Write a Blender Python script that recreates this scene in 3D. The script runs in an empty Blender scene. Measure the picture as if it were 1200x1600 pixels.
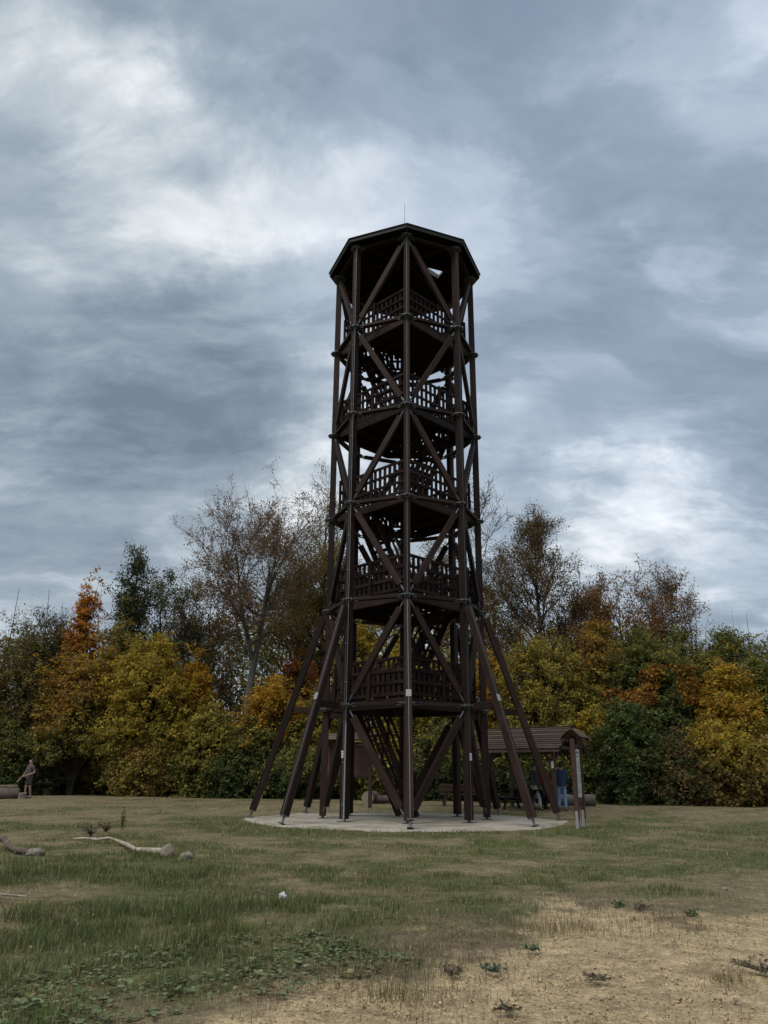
import bpy, bmesh, math, random
import numpy as np
from mathutils import Vector, Matrix

R = math.radians
rng = np.random.default_rng(7)
random.seed(7)
scene = bpy.context.scene
col = scene.collection

# ---------------------------------------------------------------- camera
EYE = 1.3
PITCH = R(18.8)
FPX = 1210.0                       # focal length in pixels of a 1600 pixel high picture
cam_d = bpy.data.cameras.new("camera")
cam = bpy.data.objects.new("camera", cam_d)
col.objects.link(cam)
cam.location = (0, 0, EYE)
ROLL = R(0.5)
cam.rotation_euler = (Matrix.Rotation(R(90) + PITCH, 3, 'X') @ Matrix.Rotation(ROLL, 3, 'Z')).to_euler()
cam_d.sensor_fit = 'VERTICAL'
cam_d.sensor_height = 24.0
cam_d.lens = FPX / 1600 * 24.0
cam_d.clip_start = 0.05
cam_d.clip_end = 3000
scene.camera = cam

CP, SP = math.cos(PITCH), math.sin(PITCH)


def ray(u, y):
    a, v = (u - 600) / FPX, (y - 800) / FPX
    a, v = a + v * ROLL, v - a * ROLL
    return np.array([a, CP + v * SP, SP - v * CP])


def at(u, y, D):
    d = ray(u, y)
    return np.array([0, 0, EYE]) + d * (D / d[1])


def gpt(u, y, z=0.0):
    d = ray(u, y)
    return np.array([0, 0, EYE]) + d * ((z - EYE) / d[2])


# ---------------------------------------------------------------- world, sun, exposure
SUN_EL, SUN_AZ = R(58), R(215)     # azimuth clockwise from +Y; behind and left of the camera
world = bpy.data.worlds.new("World")
scene.world = world
world.use_nodes = True
wn = world.node_tree
wn.nodes.clear()


class NT:
    def __init__(s, tree):
        s.t = tree

    def n(s, kind, **kw):
        nd = s.t.nodes.new(kind)
        ins = kw.pop('ins', {})
        for k, v in kw.items():
            setattr(nd, k, v)
        for k, v in ins.items():
            if isinstance(v, tuple) and len(v) == 2 and hasattr(v[0], 'outputs'):
                s.t.links.new(v[0].outputs[v[1]], nd.inputs[k])
            elif hasattr(v, 'outputs'):
                s.t.links.new(v.outputs[0], nd.inputs[k])
            else:
                nd.inputs[k].default_value = v
        return nd

    def math(s, op, a, b=0.0, c=0.0, clamp=False):
        return s.n('ShaderNodeMath', operation=op, use_clamp=clamp, ins={0: a, 1: b, 2: c})

    def ramp(s, fac, stops, interp='LINEAR'):
        r = s.n('ShaderNodeValToRGB', ins={0: fac})
        r.color_ramp.interpolation = interp
        e = r.color_ramp.elements
        while len(e) < len(stops):
            e.new(0.5)
        for el, (p, c) in zip(e, stops):
            el.position = p
            el.color = (*c, 1) if len(c) == 3 else c
        return r

    def mix(s, fac, a, b, blend='MIX'):
        m = s.n('ShaderNodeMix', data_type='RGBA', blend_type=blend)
        for k, v in ((0, fac), (6, a), (7, b)):
            if hasattr(v, 'outputs'):
                o = v.outputs[2] if v.bl_idname == 'ShaderNodeMix' else v.outputs[0]
                s.t.links.new(o, m.inputs[k])
            elif isinstance(v, tuple) and len(v) == 2 and hasattr(v[0], 'outputs'):
                s.t.links.new(v[0].outputs[v[1]], m.inputs[k])
            else:
                m.inputs[k].default_value = (*v, 1) if isinstance(v, tuple) and len(v) == 3 else v
        return m

    def link(s, a, ao, b, bi):
        s.t.links.new(a.outputs[ao], b.inputs[bi])


W = NT(wn)
tc = W.n('ShaderNodeTexCoord')
sky = W.n('ShaderNodeTexSky', sky_type='NISHITA', sun_disc=False)
sky.sun_elevation = SUN_EL
sky.sun_rotation = SUN_AZ
sep = W.n('ShaderNodeSeparateXYZ', ins={0: (tc, 'Generated')})
zz = W.math('ADD', W.math('MAXIMUM', (sep, 2), 0.0), 0.34)
px_ = W.math('DIVIDE', (sep, 0), zz)
py_ = W.math('DIVIDE', (sep, 1), zz)
P0 = W.n('ShaderNodeCombineXYZ', ins={0: px_, 1: py_, 2: 0.0})
# domain warp
w1 = W.n('ShaderNodeTexNoise', ins={'Vector': P0, 'Scale': 1.3, 'Detail': 4.0, 'Roughness': 0.5})
w1c = W.n('ShaderNodeVectorMath', operation='SUBTRACT', ins={0: (w1, 'Color'), 1: (0.5, 0.5, 0.5)})
w1s = W.n('ShaderNodeVectorMath', operation='SCALE', ins={0: w1c, 'Scale': 0.38})
P1 = W.n('ShaderNodeVectorMath', operation='ADD', ins={0: P0, 1: w1s})
mp = W.n('ShaderNodeMapping', ins={'Vector': P1, 'Rotation': (0, 0, R(-38)), 'Scale': (0.95, 1.75, 1.0), 'Location': (2.3, 0.7, 0)})
nb = W.n('ShaderNodeTexNoise', ins={'Vector': mp, 'Scale': 1.1, 'Detail': 7.0, 'Roughness': 0.52})
nf = W.n('ShaderNodeTexNoise', ins={'Vector': mp, 'Scale': 4.2, 'Detail': 8.0, 'Roughness': 0.58})
base = W.math('MULTIPLY_ADD', W.math('SUBTRACT', nb, 0.5), 0.36, 0.475)
nm = W.n('ShaderNodeTexNoise', ins={'Vector': mp, 'Scale': 2.6, 'Detail': 10.0, 'Roughness': 0.62})
base = W.math('MULTIPLY_ADD', W.math('SUBTRACT', nf, 0.5), 0.46, base)
base = W.math('MULTIPLY_ADD', W.math('SUBTRACT', nm, 0.5), 0.55, base)
# brighter and thicker parts of the cloud deck (direction, radius in degrees, amount)
wd = W.n('ShaderNodeTexNoise', ins={'Vector': (tc, 'Generated'), 'Scale': 5.0, 'Detail': 6.0, 'Roughness': 0.6})
wdc = W.n('ShaderNodeVectorMath', operation='SUBTRACT', ins={0: (wd, 'Color'), 1: (0.5, 0.5, 0.5)})
wds = W.n('ShaderNodeVectorMath', operation='SCALE', ins={0: wdc, 'Scale': 0.30})
dirw = W.n('ShaderNodeVectorMath', operation='NORMALIZE',
           ins={0: W.n('ShaderNodeVectorMath', operation='ADD', ins={0: (tc, 'Generated'), 1: wds})})
SPOTS = [
    (20, 220, 10, .44), (120, 260, 9, .42), (230, 290, 7, .36), (350, 325, 6, .26), (450, 360, 6, .20),
    (520, 470, 5, .12), (360, 470, 6, .08),
    (480, 715, 5.5, .50), (560, 690, 6, .40), (700, 705, 6, .28), (800, 715, 5, .16), (380, 640, 6, .12),
    (985, 835, 5, .42), (1090, 800, 4.5, .22), (880, 760, 5, .06), (920, 890, 4, .30),
    (60, 470, 12, -.26), (230, 540, 10, -.26), (400, 590, 7, -.16), (60, 760, 12, -.12), (60, 40, 9, -.16), (260, 90, 9, -.10), (200, 800, 10, -.12), (420, 560, 6, -.10),
    (560, 130, 14, -.06), (1000, 620, 11, -.08), (850, 330, 13, -.07), (1130, 950, 7, -.05),
]
for sc_, lo_e, hi_e, am_ in ((1.5, .46, .55, .15), (3.1, .47, .56, .11)):
    ne = W.n('ShaderNodeTexNoise', ins={'Vector': mp, 'Scale': sc_, 'Detail': 8.0, 'Roughness': 0.58})
    ed = W.n('ShaderNodeMapRange', interpolation_type='SMOOTHSTEP', ins={0: ne, 1: lo_e, 2: hi_e, 3: -am_ * .5, 4: am_ * .5})
    base = W.math('ADD', base, ed)
acc = None
for (u, y, rad, amt) in SPOTS:
    d = ray(u, y)
    d = d / np.linalg.norm(d)
    dt = W.n('ShaderNodeVectorMath', operation='DOT_PRODUCT', ins={0: dirw, 1: tuple(d)})
    mr = W.n('ShaderNodeMapRange', interpolation_type='SMOOTHERSTEP',
             ins={0: (dt, 'Value'), 1: math.cos(R(rad * 1.55)), 2: 1.0, 3: 0.0, 4: amt * (.34 if y < 400 else .46)})
    acc = mr if acc is None else W.math('ADD', acc, mr)
brk = W.n('ShaderNodeTexNoise', ins={'Vector': mp, 'Scale': 3.4, 'Detail': 10.0, 'Roughness': 0.62})
brk = W.n('ShaderNodeMapRange', ins={0: brk, 1: .36, 2: .64, 3: .40, 4: 1.5})
acc = W.math('MULTIPLY_ADD', acc, brk, base)
cl = W.ramp(acc, [(0.0, (.122, .152, .193)), (0.22, (.172, .209, .256)), (0.42, (.240, .284, .330)),
                  (0.58, (.335, .380, .420)), (0.78, (.52, .55, .57)), (1.0, (.72, .735, .74))])
# the far right of the deck is thinner, so bluer
dr = ray(1150, 200)
dr = dr / np.linalg.norm(dr)
dtb = W.n('ShaderNodeVectorMath', operation='DOT_PRODUCT', ins={0: dirw, 1: tuple(dr)})
blu = W.n('ShaderNodeMapRange', interpolation_type='SMOOTHERSTEP', ins={0: (dtb, 'Value'), 1: 0.75, 2: 1.0, 3: 0.0, 4: 0.55})
cl2 = W.mix(blu, cl, W.mix(1.0, cl, (0.90, 0.97, 1.12), 'MULTIPLY'))
bgc = W.n('ShaderNodeBackground', ins={'Strength': 1.0})
W.link(cl2, 2, bgc, 0)
bgs = W.n('ShaderNodeBackground', ins={'Color': sky, 'Strength': 0.08})
ms = W.n('ShaderNodeMixShader', ins={0: 0.95, 1: bgs, 2: bgc})
wo = W.n('ShaderNodeOutputWorld', ins={0: ms})

sun_d = bpy.data.lights.new("sun", 'SUN')
sun_d.energy = 1.5
sun_d.angle = R(34)
sun_d.color = (1.0, 0.95, 0.88)
sun = bpy.data.objects.new("sun", sun_d)
col.objects.link(sun)
sv = Vector((math.sin(SUN_AZ) * math.cos(SUN_EL), math.cos(SUN_AZ) * math.cos(SUN_EL), math.sin(SUN_EL)))
sun.rotation_euler = sv.to_track_quat('Z', 'Y').to_euler()
sun.location = (-20, -10, 60)

scene.view_settings.view_transform = 'Standard'
scene.view_settings.look = 'None'
scene.view_settings.exposure = 0.62
scene.view_settings.gamma = 1.0
scene.view_settings.use_curve_mapping = False
scene.cycles.max_bounces = 6
scene.cycles.diffuse_bounces = 3
scene.cycles.transparent_max_bounces = 8


# ---------------------------------------------------------------- noise
_tab = rng.random((256, 256))


def vnoise(x, y):
    xi, yi = np.floor(x).astype(int), np.floor(y).astype(int)
    fx, fy = x - xi, y - yi
    fx, fy = fx * fx * (3 - 2 * fx), fy * fy * (3 - 2 * fy)
    a = _tab[xi & 255, yi & 255]
    b = _tab[(xi + 1) & 255, yi & 255]
    c = _tab[xi & 255, (yi + 1) & 255]
    d = _tab[(xi + 1) & 255, (yi + 1) & 255]
    return (a * (1 - fx) + b * fx) * (1 - fy) + (c * (1 - fx) + d * fx) * fy


def fbm(x, y, o=4, g=.5):
    s, a, t = 0, 1., 0
    for i in range(o):
        s = s + a * vnoise(x * 2 ** i + 17.3 * i, y * 2 ** i + 9.1 * i)
        t += a
        a *= g
    return s / t


def sstep(a, b, x):
    t = np.clip((x - a) / (b - a), 0, 1)
    return t * t * (3 - 2 * t)


# ---------------------------------------------------------------- materials
def new_mat(name):
    m = bpy.data.materials.new(name)
    m.use_nodes = True
    m.node_tree.nodes.clear()
    t = NT(m.node_tree)
    b = t.n('ShaderNodeBsdfPrincipled')
    t.n('ShaderNodeOutputMaterial', ins={0: b})
    return m, t, b


def mat_wood(name, c1, c2, rough=.62, scale=14, dirt=.25, spec=.35, stretch=.06):
    m, t, b = new_mat(name)
    oi = t.n('ShaderNodeObjectInfo')
    co = t.n('ShaderNodeTexCoord')
    off = t.n('ShaderNodeVectorMath', operation='SCALE', ins={0: (1, 1, 1), 'Scale': t.math('MULTIPLY', (oi, 'Random'), 40.0)})
    v = t.n('ShaderNodeVectorMath', operation='ADD', ins={0: (co, 'Object'), 1: off})
    mp = t.n('ShaderNodeMapping', ins={'Vector': v, 'Scale': (1, 1, stretch)})
    g = t.n('ShaderNodeTexNoise', ins={'Vector': mp, 'Scale': scale * 3, 'Detail': 6.0, 'Roughness': .62})
    big = t.n('ShaderNodeTexNoise', ins={'Vector': mp, 'Scale': scale * .35, 'Detail': 3.0})
    f = t.math('ADD', t.math('MULTIPLY', g, .6), t.math('MULTIPLY', big, .4))
    r = t.ramp(f, [(.32, c1), (.66, c2)])
    var = t.n('ShaderNodeMapRange', ins={0: (oi, 'Random'), 1: 0., 2: 1., 3: 1 - dirt, 4: 1 + dirt})
    wn_ = t.n('ShaderNodeTexNoise', ins={'Vector': t.n('ShaderNodeMapping', ins={'Vector': v, 'Scale': (1, 1, .35)}), 'Scale': 2.4, 'Detail': 7.0, 'Roughness': .7})
    wr = t.n('ShaderNodeMapRange', ins={0: wn_, 1: .35, 2: .7, 3: .72, 4: 1.45})
    var = t.math('MULTIPLY', var, wr)
    sat = t.n('ShaderNodeMapRange', ins={0: wn_, 1: .4, 2: .75, 3: 1.08, 4: .72})
    cc = t.n('ShaderNodeHueSaturation', ins={'Value': var, 'Saturation': sat, 'Color': r})
    t.link(cc, 0, b, 'Base Color')
    b.inputs['Roughness'].default_value = rough
    b.inputs['Specular IOR Level'].default_value = spec
    bp = t.n('ShaderNodeBump', ins={'Strength': .35, 'Distance': .006, 'Height': g})
    t.link(bp, 0, b, 'Normal')
    return m


def mat_plain(name, c, rough=.6, metal=0., spec=.4, nscale=30, namt=.18, bump=.15, c2=None):
    m, t, b = new_mat(name)
    co = t.n('ShaderNodeTexCoord')
    n = t.n('ShaderNodeTexNoise', ins={'Vector': (co, 'Object'), 'Scale': float(nscale), 'Detail': 5.0, 'Roughness': .6})
    lo = tuple(x * (1 - namt) for x in c)
    hi = c2 if c2 else tuple(min(1, x * (1 + namt)) for x in c)
    r = t.ramp(n, [(.3, lo), (.7, hi)])
    t.link(r, 0, b, 'Base Color')
    b.inputs['Roughness'].default_value = rough
    b.inputs['Metallic'].default_value = metal
    b.inputs['Specular IOR Level'].default_value = spec
    if bump:
        bp = t.n('ShaderNodeBump', ins={'Strength': bump, 'Distance': .01, 'Height': n})
        t.link(bp, 0, b, 'Normal')
    return m


def mat_attr(name, rough=.65, trans=0., spec=.25, noise=0., nscale=40., bump=0.):
    """colour comes from the mesh's own colour attribute (the colour of each leaf, blade or patch)"""
    m = bpy.data.materials.new(name)
    m.use_nodes = True
    m.node_tree.nodes.clear()
    t = NT(m.node_tree)
    a = t.n('ShaderNodeAttribute', attribute_name='tint')
    b = t.n('ShaderNodeBsdfPrincipled', ins={'Base Color': (a, 'Color'), 'Roughness': rough, 'Specular IOR Level': spec})
    out = b
    if trans:
        tr = t.n('ShaderNodeBsdfTranslucent', ins={'Color': (a, 'Color')})
        out = t.n('ShaderNodeMixShader', ins={0: trans, 1: b, 2: tr})
    t.n('ShaderNodeOutputMaterial', ins={0: out})
    return m


M = {}
M['stain'] = mat_wood('brown_stained_timber', (.0115, .0058, .0040), (.0280, .0140, .0096), rough=.66, dirt=.42, spec=.22)
M['stain_dark'] = mat_wood('dark_stained_boards', (.014, .0085, .007), (.028, .0165, .0135), rough=.75, dirt=.3, spec=.15)
M['stain_red'] = mat_wood('red_brown_timber', (.038, .018, .012), (.075, .036, .024), rough=.6, dirt=.2)
M['plank_roof'] = mat_wood('weathered_roof_board', (.048, .032, .022), (.118, .082, .056), rough=.75, dirt=.35)
M['roof_dark'] = mat_wood('shade_dark_roof_boards', (.006, .0045, .004), (.013, .010, .008), rough=.85, dirt=.3, spec=.08)  # near-black base colour: shade under the tower roof put into the boards
M['steel'] = mat_plain('galvanised_steel', (.15, .152, .155), rough=.5, metal=.7, nscale=60, namt=.25)
M['steel_dark'] = mat_plain('weathered_steel', (.12, .12, .12), rough=.55, metal=.6, nscale=60, namt=.3)
M['steel_pale'] = mat_plain('pale_zinc', (.27, .275, .275), rough=.6, metal=.2, nscale=40, namt=.15)
M['groove'] = mat_plain('pale_joint_strip', (.14, .135, .135), rough=.6, metal=.3, nscale=40, namt=.2)
M['white'] = mat_plain('white_enamel', (.68, .69, .69), rough=.5, nscale=20, namt=.08)
M['paper'] = mat_plain('printed_panel', (.60, .60, .57), rough=.45, nscale=8, namt=.08)
M['print'] = mat_plain('printed_ink', (.16, .16, .17), rough=.5, nscale=25, namt=.4)
M['pad'], t, b = new_mat('gravel_pad')
co = t.n('ShaderNodeTexCoord')
n1 = t.n('ShaderNodeTexNoise', ins={'Vector': (co, 'Object'), 'Scale': 55.0, 'Detail': 6.0, 'Roughness': .7})
n2 = t.n('ShaderNodeTexNoise', ins={'Vector': (co, 'Object'), 'Scale': 1.1, 'Detail': 6.0, 'Roughness': .65})
c1 = t.ramp(n1, [(.3, (.24, .22, .18)), (.7, (.44, .41, .355))])
c2 = t.ramp(n2, [(.34, (.62, .58, .48)), (.56, (1, 1, 1))])
cm = t.mix(1.0, c1, c2, 'MULTIPLY')
t.link(cm, 2, b, 'Base Color')
b.inputs['Roughness'].default_value = .95
b.inputs['Specular IOR Level'].default_value = .1
t.link(t.n('ShaderNodeBump', ins={'Strength': .6, 'Distance': .012, 'Height': n1}), 0, b, 'Normal')
M['sheet'] = mat_plain('dark_roof_sheet', (.022, .022, .022), rough=.7, nscale=10, namt=.2)
M['bark'] = mat_wood('grey_brown_bark', (.028, .023, .018), (.070, .058, .046), rough=.9, scale=6, stretch=.3, spec=.1)
M['bark_beech'] = mat_wood('smooth_grey_bark', (.052, .049, .043), (.115, .108, .094), rough=.85, scale=4, stretch=.35, spec=.1)
M['log'] = mat_wood('weathered_log', (.06, .05, .042), (.15, .13, .11), rough=.9, scale=9, stretch=.15, spec=.1)
M['log_end'] = mat_plain('cut_log_end', (.20, .17, .135), rough=.9, nscale=22, namt=.3)
M['drift'] = mat_wood('bleached_branch', (.15, .12, .09), (.40, .35, .28), rough=.85, scale=16, stretch=.2, spec=.1)
M['drift_dark'] = mat_wood('dark_branch', (.06, .045, .035), (.16, .12, .09), rough=.85, scale=16, stretch=.2, spec=.1)
M['stone'] = mat_plain('pale_stone', (.20, .18, .15), rough=.95, spec=.1, nscale=14, namt=.45, bump=.9)
M['skin'] = mat_plain('skin', (.30, .18, .13), rough=.55, nscale=40, namt=.06, bump=0)
M['hair'] = mat_plain('dark_hair', (.02, .015, .012), rough=.6, nscale=90, namt=.4)
M['navy'] = mat_plain('navy_cloth', (.022, .040, .085), rough=.85, nscale=50, namt=.25)
M['jeans'] = mat_plain('blue_denim', (.15, .26, .44), rough=.85, nscale=40, namt=.25)
M['red'] = mat_plain('red_cloth', (.22, .018, .028), rough=.85, nscale=50, namt=.25)
M['grey_cloth'] = mat_plain('pale_grey_cloth', (.40, .42, .45), rough=.85, nscale=50, namt=.2)
M['shirt'] = mat_plain('grey_mauve_cloth', (.085, .062, .066), rough=.85, nscale=50, namt=.2)
M['shorts'] = mat_plain('charcoal_cloth', (.045, .046, .047), rough=.85, nscale=50, namt=.2)
M['shoe'] = mat_plain('dark_shoe', (.02, .018, .017), rough=.6, nscale=50, namt=.2)
M['leaf'] = mat_attr('leaf', rough=.65, trans=.45, spec=.15)
M['weed_leaf'] = mat_attr('weed_leaf', rough=.6, trans=.08, spec=.2)
M['blade'] = mat_attr('grass_blade', rough=.7, trans=.25, spec=.15)
M['pebble'] = mat_attr('pebble', rough=.9, spec=.1)
M['tissue'] = mat_plain('white_tissue', (.50, .51, .52), rough=.9, nscale=30, namt=.1)


# ---------------------------------------------------------------- object helpers
def tag(o, label=None, cat=None, group=None, kind=None):
    if label: o['label'] = label
    if cat: o['category'] = cat
    if group: o['group'] = group
    if kind: o['kind'] = kind
    return o


def empty(name, loc, label=None, cat=None, group=None, rz=0.):
    o = bpy.data.objects.new(name, None)
    o.empty_display_size = .2
    col.objects.link(o)
    o.location = tuple(float(v) for v in loc)
    o.rotation_euler = (0, 0, rz)
    return tag(o, label, cat, group)


def link(name, me, parent=None, mat=None):
    o = bpy.data.objects.new(name, me)
    col.objects.link(o)
    if parent is not None:
        o.parent = parent
    if mat is not None and not me.materials:
        me.materials.append(mat)
    return o


def np_mesh(name, V, F, mats=None, tint=None, smooth=False, fmat=None):
    """V (n,3); F (m,k) all faces of k corners, or a list of such arrays"""
    Fs = F if isinstance(F, list) else [F]
    Fs = [f for f in Fs if len(f)]
    me = bpy.data.meshes.new(name)
    nl = sum(f.size for f in Fs)
    nf_ = sum(len(f) for f in Fs)
    me.vertices.add(len(V))
    me.vertices.foreach_set('co', np.asarray(V, np.float32).ravel())
    me.loops.add(nl)
    me.loops.foreach_set('vertex_index', np.concatenate([f.ravel() for f in Fs]).astype(np.int32))
    me.polygons.add(nf_)
    tot = np.concatenate([np.full(len(f), f.shape[1]) for f in Fs])
    st = np.concatenate([[0], np.cumsum(tot)[:-1]])
    me.polygons.foreach_set('loop_start', st.astype(np.int32))
    if fmat is not None:
        me.polygons.foreach_set('material_index', np.asarray(fmat, np.int32))
    if smooth:
        me.polygons.foreach_set('use_smooth', np.ones(nf_, bool))
    if tint is not None:
        a = me.color_attributes.new('tint', 'FLOAT_COLOR', 'POINT')
        c = np.ones((len(V), 4), np.float32)
        c[:, :3] = tint
        a.data.foreach_set('color', c.ravel())
    for m in (mats or []):
        me.materials.append(m)
    me.update(calc_edges=True)
    return me


_cache = {}


def prism_mesh(name, prof, L, mat, key=None):
    """closed profile (list of (x, y)) extruded along +Z from 0 to L"""
    k = (name, tuple(prof), round(L, 3), mat.name)
    if k in _cache:
        return _cache[k]
    n = len(prof)
    V = [(x, y, 0) for x, y in prof] + [(x, y, L) for x, y in prof]
    F = [(i, (i + 1) % n, n + (i + 1) % n, n + i) for i in range(n)]
    F += [tuple(range(n - 1, -1, -1)), tuple(range(n, 2 * n))]
    me = bpy.data.meshes.new(name)
    me.from_pydata(V, [], F)
    me.materials.append(mat)
    me.update()
    _cache[k] = me
    return me


def rect(w, h, c=.008):
    w, h = w / 2, h / 2
    c = min(c, w * .4, h * .4)
    return [(-w + c, -h), (w - c, -h), (w, -h + c), (w, h - c), (w - c, h), (-w + c, h), (-w, h - c), (-w, -h + c)]


def twin(w, h, g=.016, d=.014, c=.008):
    """two timbers side by side (split along x) with a groove between them on both faces"""
    w, h = w / 2, h / 2
    return [(-w + c, -h), (-g / 2, -h), (-g / 2, -h + d), (g / 2, -h + d), (g / 2, -h), (w - c, -h), (w, -h + c), (w, h - c),
            (w - c, h), (g / 2, h), (g / 2, h - d), (-g / 2, h - d), (-g / 2, h), (-w + c, h), (-w, h - c), (-w, -h + c)]


def ngon(r, n, ph=0.):
    return [(r * math.cos(ph + 2 * math.pi * i / n), r * math.sin(ph + 2 * math.pi * i / n)) for i in range(n)]


def frame(p, q, face):
    """matrix: local Z runs from p to q, local -Y faces along `face` as far as possible"""
    p, q, face = Vector(p), Vector(q), Vector(face)
    z = (q - p).normalized()
    y = -(face - z * face.dot(z))
    if y.length < 1e-5:
        y = Vector((1, 0, 0)) - z * z.x
    y.normalize()
    x = y.cross(z)
    m = Matrix((x, y, z)).transposed().to_4x4()
    m.translation = p
    return m


def bar(name, p, q, prof, mat, parent, face=(0, -1, 0), rel=None):
    p, q = Vector(p), Vector(q)
    me = prism_mesh(name, prof, (q - p).length, mat)
    o = link(name, me, parent)
    m = frame(p, q, face)
    o.matrix_local = m if rel is None else rel.inverted() @ m
    return o


def join_bars(name, bars, mat, parent, rel=None):
    """several bars as one mesh: bars = [(p, q, profile, face)]"""
    V, F = [], []
    for (p, q, prof, face) in bars:
        p, q = Vector(p), Vector(q)
        m = frame(p, q, face)
        L = (q - p).length
        n = len(prof)
        b = len(V)
        V += [m @ Vector((x, y, 0)) for x, y in prof] + [m @ Vector((x, y, L)) for x, y in prof]
        F += [(b + i, b + (i + 1) % n, b + n + (i + 1) % n, b + n + i) for i in range(n)]
        F += [tuple(b + i for i in range(n - 1, -1, -1)), tuple(b + n + i for i in range(n))]
    me = bpy.data.meshes.new(name)
    me.from_pydata([tuple(v) for v in V], [], F)
    me.materials.append(mat)
    me.update()
    return link(name, me, parent)


def tubes(P, Rd, k=5):
    """P (B,n,3) polylines, Rd (B,n) radii -> V, F"""
    B, n, _ = P.shape
    T = np.gradient(P, axis=1)
    T /= np.linalg.norm(T, axis=2, keepdims=True) + 1e-9
    ref = np.where(np.abs(T[:, :, 2:3]) > .9, np.array([1., 0, 0]), np.array([0, 0, 1.]))
    X = np.cross(T, ref)
    X /= np.linalg.norm(X, axis=2, keepdims=True) + 1e-9
    Y = np.cross(T, X)
    a = np.arange(k) * 2 * np.pi / k
    V = P[:, :, None, :] + Rd[:, :, None, None] * (X[:, :, None, :] * np.cos(a)[None, None, :, None] + Y[:, :, None, :] * np.sin(a)[None, None, :, None])
    idx = np.arange(B * n * k).reshape(B, n, k)
    a0 = idx[:, :-1, :]
    a1 = idx[:, 1:, :]
    F = np.stack([a0, np.roll(a0, -1, 2), np.roll(a1, -1, 2), a1], -1).reshape(-1, 4)
    return V.reshape(-1, 3), F


# ---------------------------------------------------------------- ground
TX, TY = 0.72, 25.5                  # tower axis
PAD_R = 5.05
PATH = [gpt(*p)[:2] for p in ((250, 1640), (360, 1600), (470, 1572), (600, 1536), (640, 1506), (700, 1478), (760, 1448), (800, 1412), (880, 1402),
                              (960, 1424), (1040, 1440), (1120, 1428), (1200, 1424), (1330, 1436))]
PATH = np.array(PATH + [np.array([14., 9.0]), np.array([14., -6.]), np.array([-1.6, -6.])])


def poly_sd(x, y, poly):
    """signed distance, positive inside"""
    inside = np.zeros(x.shape, bool)
    dist = np.full(x.shape, 1e9)
    n = len(poly)
    for i in range(n):
        ax, ay = poly[i]
        bx, by = poly[(i + 1) % n]
        dx, dy = bx - ax, by - ay
        t = np.clip(((x - ax) * dx + (y - ay) * dy) / (dx * dx + dy * dy + 1e-12), 0, 1)
        dist = np.minimum(dist, np.hypot(x - ax - t * dx, y - ay - t * dy))
        c = (ay > y) != (by > y)
        with np.errstate(divide='ignore', invalid='ignore'):
            xi = ax + (y - ay) * dx / (dy if abs(dy) > 1e-12 else 1e-12)
        inside ^= c & (x < xi)
    return np.where(inside, dist, -dist)


def ground_h(x, y):
    x, y = np.asarray(x, float), np.asarray(y, float)
    r = np.hypot(x - TX, y - TY)
    d = np.hypot(x, y)
    away = sstep(PAD_R + .2, PAD_R + 3, r)
    h = .15 * sstep(30, 35, d)
    h = h + away * (.10 * (fbm(x * .25, y * .25, 3) - .5)) * sstep(3, 8, d)
    h = h + (.035 * (fbm(x * 1.3 + 5, y * 1.3, 3) - .5)) * (.25 + .75 * away) * sstep(60, 25, d)
    return h


def cover(x, y):
    """returns path amount, green amount, bare-soil amount; all 0..1"""
    sd = poly_sd(x, y, PATH)
    n = fbm(x * .9, y * .9, 4)
    n2 = fbm(x * 3.1 + 40, y * 3.1, 4)
    pth = sstep(-.16, .24, sd + 1.7 * (n - .5) + 1.3 * (n2 - .5))
    r = np.hypot(x - TX, y - TY)
    big = fbm(x * .22 + 11, y * .22 + 3, 3)
    mid = fbm(x * .8 + 31, y * .8 + 7, 4)
    g = .7 * (big - .5) + 1.5 * (mid - .5) + .7 * (fbm(x * 2.6 + 3, y * 2.6 + 61, 3) - .5)
    g = g + .22 * sstep(1.2, -1.5, x) * sstep(17, 12, y)                # lush strip left of the path
    g = g + .34 * np.exp(-((r - PAD_R - .9) / 1.1) ** 2) * (y < TY)     # mown lawn before the pad
    g = g + .12 * sstep(2, 5, x) * sstep(12, 15, y) * sstep(26, 21, y)
    g = g - .24 * sstep(27, 32, y) - .22 * sstep(.9, .1, -sd) * sstep(-1.2, 0, sd)
    green = sstep(-.20, .34, g + .10)
    bare = sstep(.06, .30, (fbm(x * .5 + 71, y * .5 + 13, 4) - .5) + .20 * sstep(1.4, .2, -sd) - .07)
    bare = np.maximum(bare, .7 * sstep(30, 34, y) * sstep(.40, .6, fbm(x * .15, y * .9, 3)))
    return pth, green, bare


def axis(lo, hi, a, b, st, grow=1.09):
    xs = list(np.arange(a, b + 1e-6, st))
    s, x = st, b
    while x < hi:
        s *= grow
        x += s
        xs.append(x)
    s, x = st, a
    pre = []
    while x > lo:
        s *= grow
        x -= s
        pre.append(x)
    return np.array(pre[::-1] + xs)


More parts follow.
